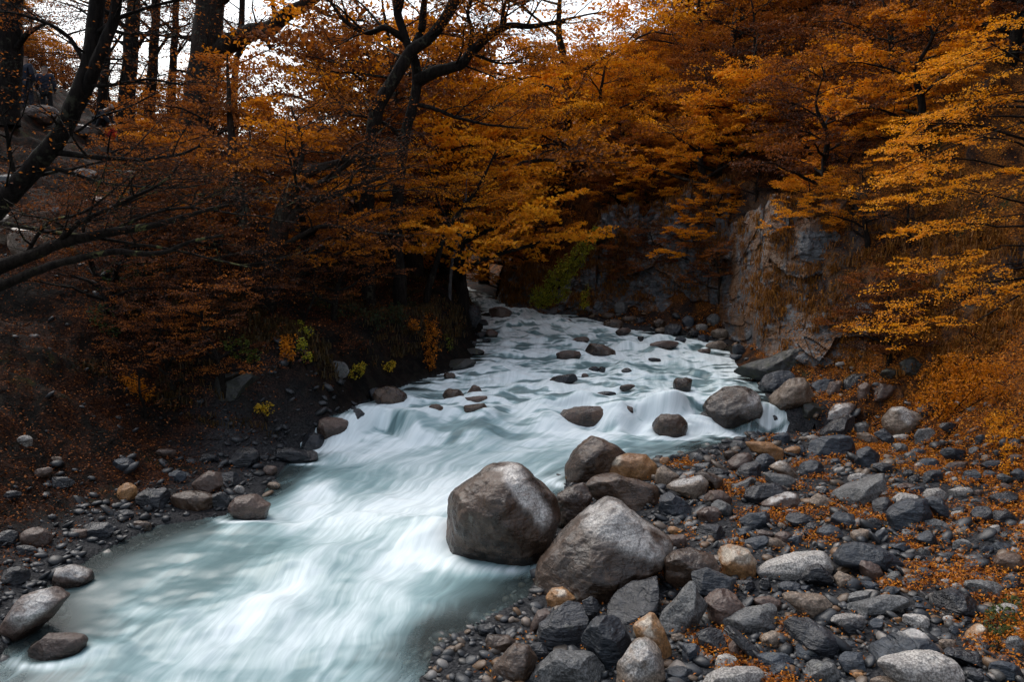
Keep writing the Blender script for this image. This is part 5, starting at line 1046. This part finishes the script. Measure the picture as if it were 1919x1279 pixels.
def grass(lbl, n, a0, a1, r1, mask, blades, hgt, mat, pts=None):
    x, y = screen_scatter(n, 9, r1, a0, a1); z_ = zones(x, y); ok = mask(x, y, *z_); x, y = x[ok], y[ok]; k = len(x)
    z = H(x, y)
    if pts is not None: x, y, z = pts.T; k = len(x)
    r = np.repeat(np.arange(k), blades); N = len(r); a = rng.uniform(0, 6.28, N); hh = hgt * rng.uniform(.5, 1.2, N)
    o = np.stack([x[r], y[r], z[r] - .03], -1) + .06 * np.stack([rng.standard_normal(N), rng.standard_normal(N), np.zeros(N)], -1)
    d = np.stack([np.cos(a), np.sin(a), np.zeros(N)], -1); s = np.stack([-np.sin(a), np.cos(a), np.zeros(N)], -1) * (hgt * .045)
    sp = rng.uniform(.25, .8, N)[:, None]
    p1 = o + d * (hh[:, None] * .4 * sp) + [0, 0, 1] * (hh * .62)[:, None]; p2 = o + d * (hh[:, None] * 1.05 * sp) + [0, 0, 1] * (hh * (.75 - .4 * sp[:, 0]))[:, None]
    v = np.stack([o - s, o + s, p1 + s * .8, p1 - s * .8, p2 + s * .2, p2 - s * .2], 1).reshape(-1, 3); b = np.arange(N)[:, None] * 6
    f = np.vstack([b + [0, 1, 2, 3], b + [3, 2, 4, 5]]); t = np.clip(rng.normal(.5, .2, N), 0, 1)
    tag(link('grass', mesh('grass', v, f, {'tint': ('FACE', np.r_[t, t])}, smooth=False), L[mat]), lbl, 'grass', None, 'stuff')
x, y = screen_scatter(190000, 4.6, 18, 3, 47); _, dr_, df_ = zones(x, y); nn = n2(x, y, 1.3, 4, 91); n4 = n2(x, y, 4, 3, 94)
ok = (dr_ > .5) & (df_ < 2) & (rng.random(len(x)) < .9 * sst(.02, .22, .8 * nn + .55 * n4 + .13 * (df_ + 2.0))); x, y = x[ok], y[ok]; n = len(x)
v, f, t = leaf_quads(np.stack([x, y, H(x, y) + .02 + .06 * rng.random(n)], -1), up_normals(n, .9), rng.uniform(.007, .019, n) * np.interp(np.hypot(x, y), [5, 18], [.9, 1.5]), np.clip(rng.normal(.52, .30, n), 0, 1))
tag(link('leaf_litter', mesh('leaf_litter', v, f, {'tint': ('FACE', t)}, smooth=False), L['litter']), 'bright orange leaf drifts caught among the cobbles of the bar', 'leaves', None, 'stuff')
grass('dry orange-brown grass hanging in tufts on the steep hillside', 32000, -6, 46, 42, lambda x, y, l, r, f: (f > .7) & (y > 12) & (rng.random(len(x)) < .9 * sst(-.2, .15, n2(x, y, .8, 3, 71))), 14, .20, 'dry')
grass('rusty grass and moss hanging from the ledges of the rock walls', 10, -6, 37, 42, lambda x, y, l, r, f: f > 99, 9, .20, 'dry', np.vstack(CLV))
grass('dark weedy tufts along the undercut bank', 26000, -34, 1, 25, lambda x, y, l, r, f: (l > .3) & (l < 3.5) & (y > 11.5) & (y < 24) & (rng.random(len(x)) < .8 * sst(-.2, .2, n2(x, y, 1.0, 3, 72))), 10, .17, 'weed')

bw = Bag(); x, y = screen_scatter(2600, 7, 26, -37, -1); dl_, _, _ = zones(x, y); ok = (dl_ > 1.2); x, y = x[ok], y[ok]; n = len(x)
a = rng.uniform(0, 6.283, n); l = rng.uniform(.10, .55, n); o = np.stack([x, y, H(x, y) + .02], -1); d = np.stack([np.cos(a), np.sin(a), rng.uniform(-.1, .55, n)], -1)
e = o + d * l[:, None]; sticks(bw, o, e, .006, .003); g = o + d * (l * .5)[:, None]; d2 = unit(d + .7 * rng.standard_normal((n, 3)) * [1, 1, .5]); sticks(bw, g, g + d2 * (l * .5)[:, None], .004, .002)
v, f, _ = bw.get(); tag(link('dead_twigs', mesh('dead_twigs', v, f), B['dark']), 'dead dark twigs strewn over the wooded slope', 'twigs', None, 'stuff')

# ------------------------------------------------------------------ people on the wooded slope
def cloth(name, c, rough=.8):
    t = NT(name); n = t.noise(t.co(), 30, 3); return t.surf(t.pbr(t.mix(t.maprange(n, .3, .7), tuple(q * .75 for q in c), c), rough, t.bump(n, .3, .01)))
def skin_mesh(name, verts, edges, rad, mat, parent, rootv=0):
    me = bpy.data.meshes.new(name); me.from_pydata([tuple(map(float, v)) for v in verts], edges, []); me.materials.append(mat)
    o = bpy.data.objects.new(name, me); COL.objects.link(o)
    m = o.modifiers.new('skin', 'SKIN'); m.use_smooth_shade = True
    for i, r in enumerate(rad):
        me.skin_vertices[0].data[i].radius = (r, r) if np.isscalar(r) else r
        me.skin_vertices[0].data[i].use_root = i == rootv
    s = o.modifiers.new('subdivision', 'SUBSURF'); s.levels = s.render_levels = 2
    if parent is not None: o.parent = parent
    return o
SKIN = cloth('skin', (.30, .19, .14), .5)
def person(label, px, py, rz, coat, pants, hat, crouch=False):
    q = hit(px, py)
    if q[1] > 36 or q[1] < 22:          # the crest seen in that column
        c = [np.array(base_pt(px, py, yy)) + [0, 0, .1] for yy in np.linspace(27, 36, 46)]; q = min(c, key=lambda k: proj(k)[1])
    if crouch:   # squatting, bent forward over a bag, arms reaching down
        J = dict(pel=(0, 0, .32), sp=(0, -.16, .50), ch=(0, -.34, .64), nk=(0, -.46, .70), hd=(0, -.57, .76), top=(0, -.63, .80), kL=(.17, -.30, .46), kR=(-.17, -.30, .46), aL=(.16, -.05, .08), aR=(-.16, -.05, .08), tL=(.17, -.20, .03), tR=(-.17, -.20, .03), sL=(.17, -.34, .62), sR=(-.17, -.34, .62), eL=(.22, -.46, .38), eR=(-.22, -.46, .38), wL=(.12, -.58, .22), wR=(-.12, -.58, .22), hL=(.10, -.63, .16), hR=(-.10, -.63, .16), p2L=(.09, -.02, .32), p2R=(-.09, -.02, .32))
    else:
        J = dict(pel=(0, 0, .92), sp=(0, .01, 1.14), ch=(0, 0, 1.34), nk=(0, .01, 1.48), hd=(0, -.02, 1.60), top=(0, -.02, 1.69), kL=(.11, -.03, .49), kR=(-.10, -.07, .50), aL=(.12, .02, .09), aR=(-.11, -.05, .09), tL=(.13, -.12, .04), tR=(-.12, -.19, .04), sL=(.19, 0, 1.40), sR=(-.19, 0, 1.40), eL=(.27, .03, 1.13), eR=(-.27, .02, 1.13), wL=(.23, -.12, .93), wR=(-.24, -.10, .92), hL=(.22, -.17, .86), hR=(-.23, -.15, .85), p2L=(.10, 0, .88), p2R=(-.10, 0, .88))
    nm = list(J); V = [J[k] for k in nm]; ix = nm.index
    Ed = [('pel', 'sp'), ('sp', 'ch'), ('ch', 'nk'), ('nk', 'hd'), ('hd', 'top'), ('pel', 'p2L'), ('pel', 'p2R'), ('p2L', 'kL'), ('p2R', 'kR'), ('kL', 'aL'), ('kR', 'aR'), ('aL', 'tL'), ('aR', 'tR'), ('ch', 'sL'), ('ch', 'sR'), ('sL', 'eL'), ('sR', 'eR'), ('eL', 'wL'), ('eR', 'wR'), ('wL', 'hL'), ('wR', 'hR')]
    rd = dict(pel=.12, sp=.115, ch=.13, nk=.055, hd=.10, top=.075, sL=.065, sR=.065, eL=.045, eR=.045, wL=.03, wR=.03, hL=.028, hR=.028, p2L=.085, p2R=.085, kL=.06, kR=.06, aL=.042, aR=.042, tL=.035, tR=.035)
    body = skin_mesh('person', V, [(ix(a), ix(b)) for a, b in Ed], [rd[k] for k in nm], SKIN, None, 0)
    body.location = tuple(q - [0, 0, .02]); body.rotation_euler = (0, 0, rz); tag(body, label, 'person', 'people on the wooded slope')
    def sub(nmv, ks, es, grow_, mat): return skin_mesh(nmv, [J[k] for k in ks], [(ks.index(a), ks.index(b)) for a, b in es], [rd[k] + grow_ for k in ks], mat, body, 0)
    sub('jacket', ['sp', 'pel', 'ch', 'sL', 'sR', 'eL', 'eR', 'wL', 'wR'], [('pel', 'sp'), ('sp', 'ch'), ('ch', 'sL'), ('ch', 'sR'), ('sL', 'eL'), ('sR', 'eR'), ('eL', 'wL'), ('eR', 'wR')], .028, cloth('jacket_cloth', coat))
    sub('trousers', ['pel', 'p2L', 'p2R', 'kL', 'kR', 'aL', 'aR'], [('pel', 'p2L'), ('pel', 'p2R'), ('p2L', 'kL'), ('p2R', 'kR'), ('kL', 'aL'), ('kR', 'aR')], .018, cloth('trouser_cloth', pants))
    a, b = np.array(J['hd']), np.array(J['top'])
    skin_mesh('hat', [a + [0, 0, .035], b + [0, 0, .02]], [(0, 1)], [.115, .09], cloth('hat_cloth', hat), body, 0)
    return q
person('person in a dark navy jacket standing with back turned, farther from the leaning tree', 52, 207, 2.9, (.010, .016, .035), (.012, .016, .03), (.01, .01, .014))
person('person in a navy jacket and black trousers standing next to the leaning tree', 89, 223, 3.4, (.014, .020, .045), (.006, .007, .010), (.015, .015, .02))
qp = person('person in a dark jacket and pale cap crouching over a red bag', 184, 243, 1.35, (.012, .017, .028), (.010, .012, .018), (.45, .45, .47), True)
bm = bmesh.new(); bmesh.ops.create_cube(bm, size=1); bmesh.ops.bevel(bm, geom=bm.edges[:], offset=.18, segments=3, affect='EDGES')
for v in bm.verts: v.co = (v.co.x * .34 * (1 + .2 * v.co.z), v.co.y * .24, (v.co.z + .5) * .42)
me = bpy.data.meshes.new('rucksack'); bm.to_mesh(me); bm.free(); me.polygons.foreach_set('use_smooth', [True] * len(me.polygons))
bp = np.array([qp[0] + .36, qp[1] + .15, 0]); bp[2] = float(H(bp[:1], bp[1:2])[0]); bag = tag(link('rucksack', me, cloth('red_nylon', (.75, .03, .008)), None, bp - np.array([0, 0, .02])), 'bright red rucksack on the ground before the crouching person', 'rucksack')
bm = bmesh.new(); bmesh.ops.create_cube(bm, size=1); bmesh.ops.bevel(bm, geom=bm.edges[:], offset=.2, segments=2, affect='EDGES')
for v in bm.verts: v.co = (v.co.x * .24, v.co.y * .10 - .15, v.co.z * .18 + .17)
me = bpy.data.meshes.new('pocket'); bm.to_mesh(me); bm.free(); link('pocket', me, cloth('dark_red_nylon', (.40, .02, .01)), bag)

# ------------------------------------------------------------------ light, sky, camera
w = bpy.data.worlds.new('World'); sc.world = w; w.use_nodes = True; nt = w.node_tree; nt.nodes.clear()
sky = nt.nodes.new('ShaderNodeTexSky'); sky.sky_type = 'NISHITA'; sky.sun_disc = False
EL, AZ = math.radians(52), math.radians(-38)          # high, ahead of the camera and toward the wooded side
sky.sun_elevation = EL; sky.sun_rotation = AZ; sky.dust_density = 4; sky.air_density = 1.4; sky.ozone_density = 2.0
hs = nt.nodes.new('ShaderNodeHueSaturation'); hs.inputs['Saturation'].default_value = .5; nt.links.new(sky.outputs[0], hs.inputs['Color'])
bg = nt.nodes.new('ShaderNodeBackground'); bg.inputs['Strength'].default_value = .15; nt.links.new(hs.outputs[0], bg.inputs['Color'])
wo = nt.nodes.new('ShaderNodeOutputWorld'); nt.links.new(bg.outputs[0], wo.inputs['Surface'])
sl = bpy.data.lights.new('sun', 'SUN'); sl.energy = .6; sl.angle = math.radians(50); sl.color = (1, .96, .9)
so = bpy.data.objects.new('sun', sl); COL.objects.link(so)
sd = Vector((math.sin(AZ) * math.cos(EL), math.cos(AZ) * math.cos(EL), math.sin(EL))); so.rotation_euler = sd.to_track_quat('Z', 'Y').to_euler(); so.location = sd * 60
cd = bpy.data.cameras.new('camera'); cd.lens = F / 1919 * 36; cd.sensor_width = 36; cd.clip_end = 600; cd.clip_start = .05
co_ = bpy.data.objects.new('camera', cd); COL.objects.link(co_); co_.location = tuple(CAM); co_.rotation_euler = (math.pi / 2 - PIT, 0, 0); sc.camera = co_
sc.view_settings.view_transform = 'Standard'; sc.view_settings.look = 'None'; sc.view_settings.exposure = .85; sc.view_settings.gamma = 1
sc.render.engine = 'CYCLES'; cy = sc.cycles
cy.max_bounces = 6; cy.diffuse_bounces = 3; cy.glossy_bounces = 2; cy.transmission_bounces = 3; cy.transparent_max_bounces = 8; cy.use_denoising = True; cy.denoiser = 'OPENIMAGEDENOISE'; cy.sample_clamp_indirect = 4; cy.caustics_reflective = cy.caustics_refractive = False
